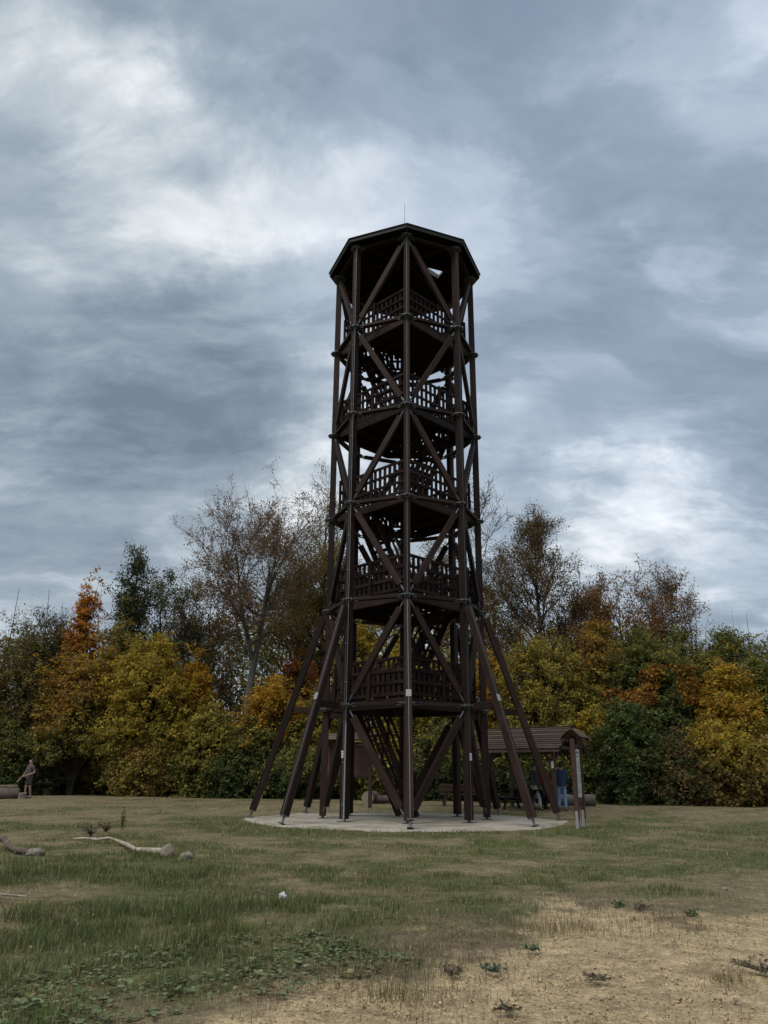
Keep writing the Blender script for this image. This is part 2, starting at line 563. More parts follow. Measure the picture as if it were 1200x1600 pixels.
gx = axis(-600, 600, -7.0, 7.0, .10, 1.06)
gy = axis(-300, 900, 3.8, 14.0, .10, 1.04)
GX, GY = np.meshgrid(gx, gy)
x, y = GX.ravel(), GY.ravel()
pth, green, bare = cover(x, y)
sd = poly_sd(x, y, PATH)
hz = ground_h(x, y) - .03 * pth
hz += pth * .022 * (fbm(x * 5, y * 5, 3) - .5) + (1 - pth) * .03 * (fbm(x * 4 + 9, y * 4, 3) - .5) * sstep(30, 15, y)
rr = np.hypot(x - TX, y - TY)
hz = np.where(rr < PAD_R - .3, -.03, hz)
sand = np.array([.43, .335, .200]) * (.80 + .4 * fbm(x * 2.2, y * 2.2, 4))[:, None]
dry = np.array([.205, .168, .098]) * (.75 + .5 * fbm(x * 1.7 + 3, y * 1.7, 4))[:, None]
grn = np.array([.105, .112, .046]) * (.75 + .5 * fbm(x * 1.9 + 8, y * 1.9, 4))[:, None]
soil = np.array([.17, .130, .088]) * (.75 + .5 * fbm(x * 2.6 + 28, y * 2.6, 4))[:, None]
C = dry * (1 - green[:, None]) + grn * green[:, None]
C = C * (1 - bare[:, None] * .7) + soil * bare[:, None] * .7
C = C * (1 - pth[:, None]) + sand * pth[:, None]
nx, ny = len(gx), len(gy)
idx = np.arange(nx * ny).reshape(ny, nx)
F = np.stack([idx[:-1, :-1], idx[:-1, 1:], idx[1:, 1:], idx[1:, :-1]], -1).reshape(-1, 4)

gm = bpy.data.materials.new('meadow_ground')
gm.use_nodes = True
gm.node_tree.nodes.clear()
t = NT(gm.node_tree)
at_ = t.n('ShaderNodeAttribute', attribute_name='tint')
co = t.n('ShaderNodeTexCoord')
n1 = t.n('ShaderNodeTexNoise', ins={'Vector': (co, 'Object'), 'Scale': 26.0, 'Detail': 8.0, 'Roughness': .72})
n2 = t.n('ShaderNodeTexNoise', ins={'Vector': (co, 'Object'), 'Scale': 4.5, 'Detail': 6.0, 'Roughness': .65})
n3 = t.n('ShaderNodeTexVoronoi', ins={'Vector': (co, 'Object'), 'Scale': 55.0})
f1 = t.n('ShaderNodeMapRange', ins={0: n1, 1: .3, 2: .7, 3: .50, 4: 1.5})
f2 = t.n('ShaderNodeMapRange', ins={0: n2, 1: .3, 2: .7, 3: .60, 4: 1.38})
f3 = t.n('ShaderNodeMapRange', ins={0: (n3, 'Distance'), 1: 0., 2: .7, 3: 1.15, 4: .8})
ff = t.math('MULTIPLY', t.math('MULTIPLY', f1, f2), f3)
cc = t.n('ShaderNodeVectorMath', operation='SCALE', ins={0: (at_, 'Color'), 'Scale': ff})
bs = t.n('ShaderNodeBsdfPrincipled', ins={'Base Color': cc, 'Roughness': .95, 'Specular IOR Level': .1})
bp = t.n('ShaderNodeBump', ins={'Strength': .8, 'Distance': .025, 'Height': t.math('ADD', n1, t.math('MULTIPLY', (n3, 'Distance'), .3))})
t.link(bp, 0, bs, 'Normal')
t.n('ShaderNodeOutputMaterial', ins={0: bs})
ground = link('ground', np_mesh('ground', np.stack([x, y, hz], 1), F, [gm], tint=C, smooth=True))
tag(ground, kind='structure')

# gravel pad under the tower: one eight sided slab with a worn edge
pa = np.linspace(0, 2 * np.pi, 97)[:-1]
sec = np.pi / 4
prad = PAD_R * math.cos(sec / 2) / np.cos((pa % sec) - sec / 2) + .10 * (fbm(np.cos(pa) * 6 + 9, np.sin(pa) * 6 + 9, 3) - .5) * 2
V = [(TX, TY, .045)]
for fr, z in ((.35, .045), (.7, .045), (.97, .04), (1.0, -.08)):
    V += [(TX + fr * r_ * math.cos(a), TY + fr * r_ * math.sin(a), z) for a, r_ in zip(pa, prad)]
n = 96
Ft = np.array([(0, 1 + i, 1 + (i + 1) % n) for i in range(n)])
Fq = np.array([(1 + k * n + i, 1 + (k + 1) * n + i, 1 + (k + 1) * n + (i + 1) % n, 1 + k * n + (i + 1) % n) for k in range(3) for i in range(n)])
pad = link('gravel_pad', np_mesh('gravel_pad', np.array(V), [Ft, Fq], [M['pad']]))
tag(pad, kind='structure')

# ---------------------------------------------------------------- the lookout tower
tower = empty('lookout_tower', (TX, TY, 0), 'tall eight sided brown timber lookout tower with open lattice, platforms and splayed legs', 'lookout tower')
RT = 2.52
RB = 4.75
RING = [3.29, 6.47, 9.66, 12.84, 16.19, 19.49]


def ang(k):
    return R(-90 + 45 * k)


def rad_v(k, r=1.):
    return Vector((math.cos(ang(k)) * r, math.sin(ang(k)) * r, 0))


def node(k, r, z):
    v = rad_v(k, r)
    v.z = z
    return v


COLP = twin(.20, .20, .032, .012)
STRIP = rect(.022, .006, .001)


def dup_part(src, parent, mat_local, name=None):
    o = src.copy()
    col.objects.link(o)
    o.parent = parent
    o.matrix_local = mat_local
    return o


# node plate: one disc with collar, bolts and ear tabs (joined: a single casting)
def plate_mesh():
    bm = bmesh.new()

    def cyl(r, z0, z1, n, cx=0., cy=0.):
        m = Matrix.Translation((cx, cy, (z0 + z1) / 2))
        bmesh.ops.create_cone(bm, cap_ends=True, segments=n, radius1=r, radius2=r, depth=z1 - z0, matrix=m)

    cyl(.245, -.010, .010, 8)
    cyl(.10, .010, .07, 8)
    cyl(.09, -.075, -.010, 8)
    for i in range(8):
        a = i * math.pi / 4 + .39
        cyl(.020, -.05, .045, 6, .19 * math.cos(a), .19 * math.sin(a))
    for s in (-1, 1):
        a = math.pi / 8
        m = Matrix.Translation((s * .32 * math.cos(a), .32 * math.sin(a), .03)) @ Matrix.Rotation(s * a, 4, 'Z') @ Matrix.Diagonal((.26, .10, .014, 1))
        bmesh.ops.create_cube(bm, size=1, matrix=m)
        m = Matrix.Translation((s * .32 * math.cos(a), .32 * math.sin(a), -.04)) @ Matrix.Rotation(s * a, 4, 'Z') @ Matrix.Diagonal((.26, .10, .014, 1))
        bmesh.ops.create_cube(bm, size=1, matrix=m)
    me = bpy.data.meshes.new('node_plate')
    bm.to_mesh(me)
    bm.free()
    me.materials.append(M['steel'])
    return me


PLATE = plate_mesh()
foot_bm = bmesh.new()
bmesh.ops.create_cone(foot_bm, cap_ends=True, segments=8, radius1=.05, radius2=.04, depth=.12, matrix=Matrix.Translation((0, 0, .06)))
bmesh.ops.create_cube(foot_bm, size=1, matrix=Matrix.Translation((0, 0, .008)) @ Matrix.Diagonal((.30, .30, .018, 1)))
bmesh.ops.create_cube(foot_bm, size=1, matrix=Matrix.Translation((0, 0, .115)) @ Matrix.Diagonal((.17, .17, .014, 1)))
FOOT = bpy.data.meshes.new('column_foot')
foot_bm.to_mesh(FOOT)
foot_bm.free()
FOOT.materials.append(M['steel_dark'])

for k in range(8):
    out = rad_v(k)
    # columns, one length per storey
    lv = [.12] + RING
    for i in range(6):
        p, q = node(k, RT, lv[i] + (.06 if i else .0)), node(k, RT, lv[i + 1] - .08)
        c = bar('column', p, q, COLP, M['stain'], tower, out)
        L = (q - p).length
        bar('joint_strip', (0, -.0935, .01), (0, -.0935, L - .01), STRIP, M['groove'], c, (0, -1, 0))
        if i == 0:
            f = link('column_foot', FOOT, c)
            f.matrix_local = Matrix.Translation((0, 0, -.075))
        if i == 0 and k in (1, 7):
            pl = link('marker_plate', prism_mesh('marker_plate', rect(.085, .006, .001), .20, M['white']), c)
            pl.matrix_local = Matrix.Translation((-.02 if k == 7 else .02, -.106, 1.62 if k == 1 else 1.66))
            for zz_ in (.05, .10, .14):
                s = link('marker_print', prism_mesh('marker_print', rect(.05, .002, .0005), .018, M['print']), pl)
                s.matrix_local = Matrix.Translation((0, -.0045, zz_))
    for z in RING:
        o = link('node_plate', PLATE, tower)
        o.matrix_local = Matrix.Translation(node(k, RT, z)) @ Matrix.Rotation(ang(k) - R(90) + R(180), 4, 'Z')
    # ring beams
    for z in RING:
        a, b = node(k, RT, z), node(k + 1, RT, z)
        d = (b - a).normalized()
        mid = (a + b) * .5
        mid.z = 0
        bar('ring_beam', a + d * .33, b - d * .33, rect(.10, .17), M['stain'], tower, mid)
    # one brace per storey and bay, zigzag
    for i in range(6):
        lo, hi = (0.10 if i == 0 else RING[i - 1]), RING[i]
        e, o_ = (k, k + 1) if k % 2 == 0 else (k + 1, k)      # e: even corner
        if i % 2 == 0:
            a, b = node(e, RT, lo), node(o_, RT, hi)
        else:
            a, b = node(o_, RT, lo), node(e, RT, hi)
        d = (b - a).normalized()
        mid = (a + b) * .5
        mid.z = 0
        br = bar('brace', a + d * .42, b - d * .42, rect(.215 if i == 0 else .19, .13), M['stain'], tower, mid)
        L = (b - a).length - .84
        for s, z0 in ((-1, -.27), (1, L)):
            bar('brace_pin', (0, 0, z0), (0, 0, z0 + .27), ngon(.032, 8), M['steel'], br)
    # splayed leg from the second ring to the pad
    top, foot = node(k, RT + .16, RING[1] - .16), node(k, RB, .06)
    d = (foot - top).normalized()
    leg = bar('splayed_leg', foot - d * .22, top + d * .05, twin(.19, .20, .032, .012), M['stain'], tower, out)
    L = (foot - top).length - .27
    bar('joint_strip', (0, -.0935, .02), (0, -.0935, L - .02), STRIP, M['groove'], leg)
    f = join_bars('leg_shoe', [((0, 0, -.20), (0, 0, .0), ngon(.034, 8), (0, -1, 0)),
                               ((0, 0, -.02), (0, 0, .0), rect(.18, .19), (0, -1, 0)),
                               ((0, -.0, -.215), (0, 0, -.195), rect(.16, .20), (0, -1, 0))], M['steel'], leg)
    bar('collar_plate', (0, -.104, L * .512), (0, -.104, L * .512 + .2), rect(.15, .008, .001), M['steel_pale'], leg)
    # strut from column to leg at the first ring
    rs = RT + .16 + (RB - RT - .16) * (RING[1] - .16 - RING[0]) / (RING[1] - .22)
    bar('strut', node(k, RT + .32, RING[0] - .03), node(k, rs - .11, RING[0] - .03), rect(.12, .20), M['stain'], tower, (0, 0, -1))

# lightning conductor down one column
k = 7
out = rad_v(k)
side = Vector((-out.y, out.x, 0))
base = rad_v(k, RT + .12) + side * .11
bar('conductor_cable', base + Vector((0, 0, 2.7)), base + Vector((0, 0, 19.6)), ngon(.007, 5), M['steel_pale'], tower)
bar('conductor_pipe', base + Vector((0, 0, .06)), base + Vector((0, 0, 2.75)), ngon(.024, 8), M['steel_pale'], tower)
clip = None
for i in range(17):
    z = .5 + i * 1.15
    o = bar('cable_clip', base + Vector((0, 0, z)) - side * .11, base + Vector((0, 0, z)) + side * .02, rect(.014, .014, .002), M['steel_pale'], tower)

# platforms: square floor with corners at four columns, the rear corner cut
RS = RT - .17
BAL = prism_mesh('baluster', rect(.125, .024, .004), 1.12, M['stain_dark'])


def clip_line(poly, p, d):
    """interval of p + t d inside a convex polygon"""
    t0, t1 = -1e9, 1e9
    n = len(poly)
    for i in range(n):
        a, b = poly[i], poly[(i + 1) % n]
        nrm = Vector((a.y - b.y, b.x - a.x))      # inward for ccw
        den = nrm.dot(d)
        num = nrm.dot(p - a)
        if abs(den) < 1e-9:
            if num < 0:
                return None
            continue
        tt = -num / den
        if den > 0:
            t0 = max(t0, tt)
        else:
            t1 = min(t1, tt)
    return (t0, t1) if t1 > t0 else None


corner = [rad_v(0, RS).to_2d(), rad_v(2, RS).to_2d(), rad_v(4, RS).to_2d(), rad_v(6, RS).to_2d()]
e1 = (corner[1] - corner[2]).normalized()
e2 = (corner[3] - corner[2]).normalized()
FLOOR = [corner[0], corner[1], corner[2] + e1 * .85, corner[2] + e2 * .85, corner[3]]

for li in range(5):
    z = RING[li]
    zf = z + .20
    left_flight = li % 2 == 0            # flight arriving at this platform rises on the left
    # rim beams first: they carry everything else of the platform
    n = len(FLOOR)
    rim = []
    for i in range(n):
        a, b = FLOOR[i], FLOOR[(i + 1) % n]
        m_ = ((a + b) * .5).to_3d()
        rim.append((a.to_3d() + Vector((0, 0, z + .03)), b.to_3d() + Vector((0, 0, z + .03)), rect(.26, .09), (m_.x, m_.y, 0.)))
    # profile x runs along the vertical for a bar whose face is horizontal
    plat = join_bars('platform', rim, M['stain'], tower)
    # joists and planks run along the flight
    d = Vector((-.7071, -.7071)) if left_flight else Vector((.7071, -.7071))
    nrm = Vector((-.7071, .7071)) if left_flight else Vector((.7071, .7071))
    jo = []
    for s in np.arange(-1.5, 1.51, .75):
        iv = clip_line(FLOOR, d * float(s), nrm)
        if iv:
            hi = min(iv[1], .50)
            if hi > iv[0]:
                jo.append(((d * float(s) + nrm * iv[0]).to_3d() + Vector((0, 0, z + .085)), (d * float(s) + nrm * hi).to_3d() + Vector((0, 0, z + .085)), rect(.10, .15), (0, 0, -1)))
    join_bars('joist', jo, M['stain_dark'], plat)['kind'] = 'stuff'
    for s in np.arange(-1.62, 1.66, .172):
        iv = clip_line(FLOOR, nrm * float(s), d)
        if not iv:
            continue
        segs = [iv]
        if .50 < s < 1.40:               # stairwell
            segs = [(iv[0], -1.0), (.95, iv[1])]
        for a, b in segs:
            if b - a > .12:
                pa_, pb_ = nrm * float(s) + d * (a + .01), nrm * float(s) + d * (b - .01)
                bar('floor_plank', pa_.to_3d() + Vector((0, 0, zf - .02)), pb_.to_3d() + Vector((0, 0, zf - .02)), rect(.162, .036, .004), M['stain_dark'], plat, (0, 0, -1))
    # railing along every side
    for i in range(n):
        a, b = FLOOR[i] * .955, FLOOR[(i + 1) % n] * .955
        L = (b - a).length
        dd = (b - a).normalized()
        nv = Vector((dd.y, -dd.x, 0))
        for hz_ in (.12, .47, .82, 1.17):
            bar('rail', (a.to_3d() + Vector((0, 0, zf + hz_))), (b.to_3d() + Vector((0, 0, zf + hz_))), rect(.10, .035, .005), M['stain_dark'], plat, nv)
        cnt = max(2, int(round(L / .235)))
        for j in range(cnt):
            p = a + dd * (L * (j + .5) / cnt)
            o = link('baluster', BAL, plat)
            o.matrix_local = frame(p.to_3d() + Vector((0, 0, zf + .07)) - nv * .0295, p.to_3d() + Vector((0, 0, zf + 1.2)) - nv * .0295, nv)
        for fr in ((.0, .5) if L > 2 else (.0,)):
            p = a + dd * (L * fr + .03)
            bar('railing_post', p.to_3d() + Vector((0, 0, zf)) + nv * .05, p.to_3d() + Vector((0, 0, zf + 1.24)) + nv * .05, rect(.09, .06), M['stain_dark'], plat, nv)

# stair flights
for li in range(5):
    z0 = .05 if li == 0 else RING[li - 1] + .20
    z1 = RING[li] + .20
    left = li % 2 == 0
    d = Vector((-.7071, -.7071, 0)) if left else Vector((.7071, -.7071, 0))
    nrm = Vector((-.7071, .7071, 0)) if left else Vector((.7071, .7071, 0))
    c0 = nrm * .95 - d * 1.15 + Vector((0, 0, z0))
    c1 = nrm * .95 + d * .95 + Vector((0, 0, z1))
    sd_ = (c1 - c0).normalized()
    up_ = nrm.cross(sd_) if nrm.cross(sd_).z > 0 else -nrm.cross(sd_)
    fl = join_bars('stair_flight', [(c0 + nrm * s * .40, c1 + nrm * s * .40, rect(.05, .24), tuple(up_)) for s in (-1, 1)], M['stain'], tower)
    nt = 14
    for j in range(1, nt):
        p = c0.lerp(c1, j / nt)
        bar('tread', p - nrm * .375, p + nrm * .375, rect(.24, .04, .005), M['stain_dark'], fl, (0, 0, 1))
    for s in (-1, 1):
        u3 = Vector((0, 0, 1))
        bar('handrail', c0 + nrm * s * .42 + u3 * .95, c1 + nrm * s * .42 + u3 * .95, rect(.05, .09), M['stain'], fl, tuple(up_))
        bar('handrail', c0 + nrm * s * .42 + u3 * .52, c1 + nrm * s * .42 + u3 * .52, rect(.035, .09), M['stain'], fl, tuple(up_))
        for fr in (.04, .35, .66, .97):
            p = c0.lerp(c1, fr) + nrm * s * .455
            bar('stair_post', p - u3 * .05, p + u3 * 1.0, rect(.07, .06), M['stain'], fl, tuple(nrm))

# roof: hip beams, boards in courses, eave fascia, hatch, lightning rod
RR, ZE, ZA = 2.88, 19.68, 20.50
roof = join_bars('roof', [(node(k, RR - .06, ZE - .06), Vector((0, 0, ZA - .08)), rect(.10, .16), (0, 0, -1)) for k in range(8)], M['stain'], tower)
NB = 14
HATCH = 2
V_, F_ = [], []
for k in range(8):
    a, b = node(k, RR, ZE), node(k + 1, RR, ZE)
    apex = Vector((0, 0, ZA))
    for j in range(NB):
        t0, t1 = max(.012, j / NB), (j + 1) / NB - .003
        spans = [(0.004, .996)]
        if k == HATCH and 5 <= j <= 7:
            spans = [(.004, .10), (.60, .996)]
        for s0, s1 in spans:
            def pt(t_, s_, dz):
                v = apex.lerp(a.lerp(b, s_), t_)
                v.z += dz + (.012 if j % 2 else 0)
                return v
            q = [pt(t0, s0, 0), pt(t1, s0, 0), pt(t1, s1, 0), pt(t0, s1, 0)]
            q2 = [v + Vector((0, 0, .03)) for v in q]
            me = bpy.data.meshes.new('roof_board')
            me.from_pydata([tuple(v) for v in q + q2], [], [(3, 2, 1, 0), (4, 5, 6, 7), (0, 1, 5, 4), (1, 2, 6, 5), (2, 3, 7, 6), (3, 0, 4, 7)])
            me.materials.append(M['roof_dark'])
            link('roof_board', me, roof)
    mid = (a + b) * .5
    mid.z = 0
    bar('roof_fascia', node(k, RR + .01, ZE - .01), node(k + 1, RR + .01, ZE - .01), rect(.15, .035), M['sheet'], roof, mid)
    bar('eave_strip', node(k, RR + .05, ZE + .072), node(k + 1, RR + .05, ZE + .072), rect(.012, .05, .003), M['steel_dark'], roof, mid)
# roofing sheet over the boards, with the hatch left open
for k in range(8):
    a, b = node(k, RR + .04, ZE + .05), node(k + 1, RR + .04, ZE + .05)
    ap = Vector((0, 0, ZA + .06))
    def ps(t_, s_, dz=0.):
        v = ap.lerp(a.lerp(b, s_), t_)
        v.z += dz
        return v
    tri = [(0, 0, 1, 1)]
    if k == HATCH:
        ta, tb, sa_, sb_ = .356, .568, .10, .60
        quads = [((.0001, 0), (.0001, 1), (ta, 1), (ta, 0)), ((ta, 0), (ta, sa_), (tb, sa_), (tb, 0)),
                 ((ta, sb_), (ta, 1), (tb, 1), (tb, sb_)), ((tb, 0), (tb, 1), (1, 1), (1, 0))]
        for c1_, c2_ in (((ta, sa_), (ta, sb_)), ((ta, sb_), (tb, sb_)), ((tb, sb_), (tb, sa_)), ((tb, sa_), (ta, sa_))):
            bar('hatch_frame', ps(*c1_, .05), ps(*c2_, .05), rect(.20, .03), M['steel'], roof, tuple((ps(*c1_) + ps(*c2_)) * .5 - ps(.46, .35)))
    else:
        quads = [((.0001, 0), (.0001, 1), (1, 1), (1, 0))]
    vs, fs = [], []
    for qd in quads:
        b0 = len(vs)
        vs += [tuple(ps(*c)) for c in qd] + [tuple(ps(*c, .012)) for c in qd]
        fs += [(b0, b0 + 1, b0 + 2, b0 + 3), (b0 + 7, b0 + 6, b0 + 5, b0 + 4)] + [(b0 + i, b0 + (i + 1) % 4, b0 + 4 + (i + 1) % 4, b0 + 4 + i) for i in range(4)]
    me = bpy.data.meshes.new('roof_sheet')
    me.from_pydata(vs, [], fs)
    me.materials.append(M['sheet'])
    link('roof_sheet', me, roof)
bar('lightning_rod', (0, 0, ZA + .02), (0, 0, ZA + 2.6), ngon(.007, 6), M['steel_dark'], tower)
bm = bmesh.new()
bmesh.ops.create_cone(bm, cap_ends=True, segments=8, radius1=.22, radius2=.05, depth=.12, matrix=Matrix.Translation((0, 0, ZA + .13)))
me = bpy.data.meshes.new('roof_cap')
bm.to_mesh(me)
bm.free()
link('roof_cap', me, roof, M['steel_dark'])
#SECTION2
# ---------------------------------------------------------------- leaves and trees
def leaves_mesh(name, P, N, size, tint, aspect=.66, fold=.25, tri=False):
    """one four-cornered folded leaf per point; P centre, N normal, size length"""
    n = len(P)
    N = N / (np.linalg.norm(N, axis=1, keepdims=True) + 1e-9)
    a = rng.normal(size=(n, 3))
    X = np.cross(N, a)
    X /= np.linalg.norm(X, axis=1, keepdims=True) + 1e-9
    Y = np.cross(N, X)
    s = size[:, None]
    if not tri:
        v0 = P - X * s * .5
        v1 = P + Y * s * aspect * .5 + N * s * fold * .3
        v2 = P + X * s * .5 - N * s * fold * .3
        v3 = P - Y * s * aspect * .5 + N * s * fold * .3
        V = np.stack([v0, v1, v2, v3], 1).reshape(-1, 3)
        k = 4
    else:                                     # far leaves: three corners, tapering to the tip
        V = np.stack([P - X * s * .42 + Y * s * aspect * .5, P + X * s * .62, P - X * s * .42 - Y * s * aspect * .55], 1).reshape(-1, 3)
        k = 3
    F = np.arange(k * n).reshape(n, k)
    return np_mesh(name, V, F, [M['leaf']], tint=np.repeat(tint, k, 0))


def palette(cols, w, n, jit=.22):
    """n leaf colours drawn from a few base colours with weights"""
    cols = np.array(cols)
    w = w if len(w) == len(cols) else [1] * len(cols)
    i = rng.choice(len(cols), n, p=np.array(w) / np.sum(w))
    c = cols[i] * np.exp(rng.normal(0, jit, (n, 1))) * (1 + rng.normal(0, .05, (n, 3)))
    return np.clip(c * 1.10, .004, .8)


def unit(v):
    return v / (np.linalg.norm(v, axis=-1, keepdims=True) + 1e-9)


UP = np.array([0, 0, 1.])


def branches(p0, d, L, n, curve, wob):
    """B curved branches: start p0, direction d, length L, upward curl -> polylines (B,n,3)"""
    B = len(p0)
    s = np.linspace(0, 1, n)[None, :, None]
    P = p0[:, None] + d[:, None] * L[:, None, None] * s + UP * (curve[:, None, None] * L[:, None, None] * s ** 2)
    w = rng.normal(0, 1, (B, n, 3)) * s
    w = np.cumsum(w, 1) * (wob * L[:, None, None] / n)
    return P + w


def pick(P, b, s):
    """point and direction on polyline b at fraction s"""
    n = P.shape[1]
    f = s * (n - 1)
    i = np.minimum(f.astype(int), n - 2)
    r = (f - i)[:, None]
    a, c = P[b, i], P[b, i + 1]
    return a * (1 - r) + c * r, unit(c - a)


def tree(label, cat, base, H, cs=.45, spread=4., n1=18, n2=9, n3=5, r0=.25, lean=(0, 0), el=(15, 70), prof='round', leaf=.6, lpt=5, ls=.13,
         cols=((.1, .1, .03),), w=(1,), bark='bark', group='tall trees rising above the shrubs', name='autumn_tree', ivy=0, twig=1.0, fork=0, fs=.12, fdir=0., curl=.25, second=None):
    base = np.array([base[0], base[1], float(ground_h(base[0], base[1])) - .05])
    n0 = 12
    s = np.linspace(0, 1, n0)
    tr = np.zeros((1 + fork, n0, 3))
    rads = np.zeros((1 + fork, n0))
    for f in range(1 + fork):
        off = rng.normal(0, .18, (n0, 3)) * s[:, None]
        off[:, 2] = 0
        off = np.cumsum(off, 0) * .35
        if f == 0:
            tr[0] = s[:, None] * np.array([0, 0, H]) + s[:, None] ** 1.3 * np.array([lean[0], lean[1], 0.]) + off
            rads[0] = r0 * np.clip(1 - s, .04, 1) ** .8 * (1 + .5 * np.exp(-s * 22))
        else:                                   # a second leader leaving the trunk
            s0 = fs * rng.uniform(.85, 1.15)
            p0, _ = pick(tr[:1], np.zeros(1, int), np.array([s0]))
            a = fdir + 2.6 * f + rng.normal(0, .3)
            out = np.array([math.cos(a), .6 * math.sin(a), 0]) * spread * .55
            top = np.array([0, 0, H * rng.uniform(.86, .96) - p0[0, 2]])
            tr[f] = p0 + s[:, None] * top + (s ** .75)[:, None] * out + off * .6
            rads[f] = np.interp(s0, s, rads[0]) * .75 * np.clip(1 - s, .05, 1) ** .8
    Vs, Fs, nb = [], [], 0

    def put(P, Rd, k):
        nonlocal nb
        v, f = tubes(P, Rd, k)
        Vs.append(v)
        Fs.append(f + nb)
        nb += len(v)

    put(tr, rads, 9)
    # primary limbs
    t1 = cs + (0.985 - cs) * (np.arange(n1) + rng.random(n1) * .8) / n1
    b = rng.integers(0, 1 + fork, n1)
    q0 = (t1 - cs) / (1 - cs)
    tt = np.where(b > 0, .12 + .86 * q0, t1)
    p, _ = pick(tr, b, tt)
    az = np.arange(n1) * 2.4 + rng.normal(0, .4, n1)
    q = (t1 - cs) / (1 - cs)
    pr = {'round': np.sqrt(np.clip(1 - (q * 1.15 - .25) ** 2, .08, 1)), 'cone': .25 + .95 * (1 - q), 'vase': .55 + .45 * np.sin(q * 3.1), 'narrow': .6 + .5 * (1 - q)}[prof]
    e = R(el[0]) + (R(el[1]) - R(el[0])) * q + rng.normal(0, .14, n1)
    d = np.stack([np.cos(az) * np.cos(e), np.sin(az) * np.cos(e), np.sin(e)], 1)
    L1 = spread * pr * rng.uniform(.75, 1.15, n1)
    P1 = branches(p, d, L1, 8, rng.uniform(.3, 1.4, n1) * curl, .35)
    r1 = np.array([np.interp(tt[i], s, rads[b[i]]) for i in range(n1)]) * rng.uniform(.5, .72, n1)
    put(P1, r1[:, None] * np.linspace(1, .22, 8)[None], 5)
    # secondary
    B2 = n1 * n2
    b = np.repeat(np.arange(n1), n2)
    s2 = rng.uniform(.22, 1., B2)
    p, dd = pick(P1, b, s2)
    d = unit(dd * .75 + rng.normal(0, .55, (B2, 3)) + UP * .22)
    L2 = L1[b] * rng.uniform(.28, .62, B2) * (1.15 - .5 * s2) + .4
    P2 = branches(p, d, L2, 5, rng.uniform(-.1, .35, B2), .4)
    put(P2, np.maximum((r1[b] * .34)[:, None] * np.linspace(1, .3, 5)[None], .013), 3)
    # twigs
    B3 = B2 * n3
    b3 = np.repeat(np.arange(B2), n3)
    s3 = rng.uniform(.2, 1., B3)
    p, dd = pick(P2, b3, s3)
    d = unit(dd * .8 + rng.normal(0, .5, (B3, 3)) + UP * .12)
    L3 = rng.uniform(.35, .95, B3) * twig
    P3 = branches(p, d, L3, 3, rng.uniform(-.15, .25, B3), .4)
    put(P3, np.tile(np.array([.010, .008, .005]), (B3, 1)), 3)
    ztop = np.percentile(P3[:, -1, 2], 99.6)
    kz = H / ztop
    Vs[0][:, 2] = np.minimum(Vs[0][:, 2], ztop * .97)
    for v_ in Vs:
        v_[:, 2] *= kz
    P3[:, :, 2] *= kz
    tr[:, :, 2] *= kz
    root = empty(name, base, label, cat, group)
    link('trunk', np_mesh('trunk', np.concatenate(Vs), np.concatenate(Fs), [M[bark]], smooth=True), root)
    # leaves
    hgt = P3[:, -1, 2] / H
    keep = np.nonzero(rng.random(B3) < np.clip(1.45 * leaf * (1.30 - .75 * np.clip((hgt - cs) / (1 - cs), 0, 1)), 0, 1))[0]
    lpt = int(lpt * 2.7)
    b = np.repeat(keep, lpt)
    lp, _ = pick(P3, b, rng.uniform(.1, 1., len(b)))
    lp = lp + rng.normal(0, .16, lp.shape)
    tint = palette(cols, w, len(lp))
    if second is not None:
        m = rng.random(len(keep)) < second[0]
        mm = np.repeat(m, lpt)
        tint[mm] = palette(second[1], [1] * len(second[1]), int(mm.sum()))
    if ivy:
        ti = rng.beta(1.2, 1.0, ivy) * .97
        ip, _ = pick(tr, np.zeros(ivy, int), ti)
        rr_ = (.35 + 1.0 * np.sin(np.clip(ti * 1.05, 0, 1) * 3.0) * (.6 + .7 * vnoise(ti * 9, ti * 0 + 3))) * np.sqrt(rng.random(ivy))
        a_ = rng.uniform(0, 6.283, ivy)
        ip = ip + np.stack([np.cos(a_) * rr_, np.sin(a_) * rr_, rng.normal(0, .2, ivy)], 1)
        lp = np.concatenate([lp, ip])
        tint = np.concatenate([tint, palette(((.035, .05, .018), (.055, .065, .024), (.07, .06, .025)), (3, 2, 1), ivy)])
    nn = rng.normal(0, 1, lp.shape) + UP * .5
    link('crown', leaves_mesh('crown', lp, nn, rng.uniform(.7, 1.3, len(lp)) * ls * .86, tint, tri=True), root)
    return root


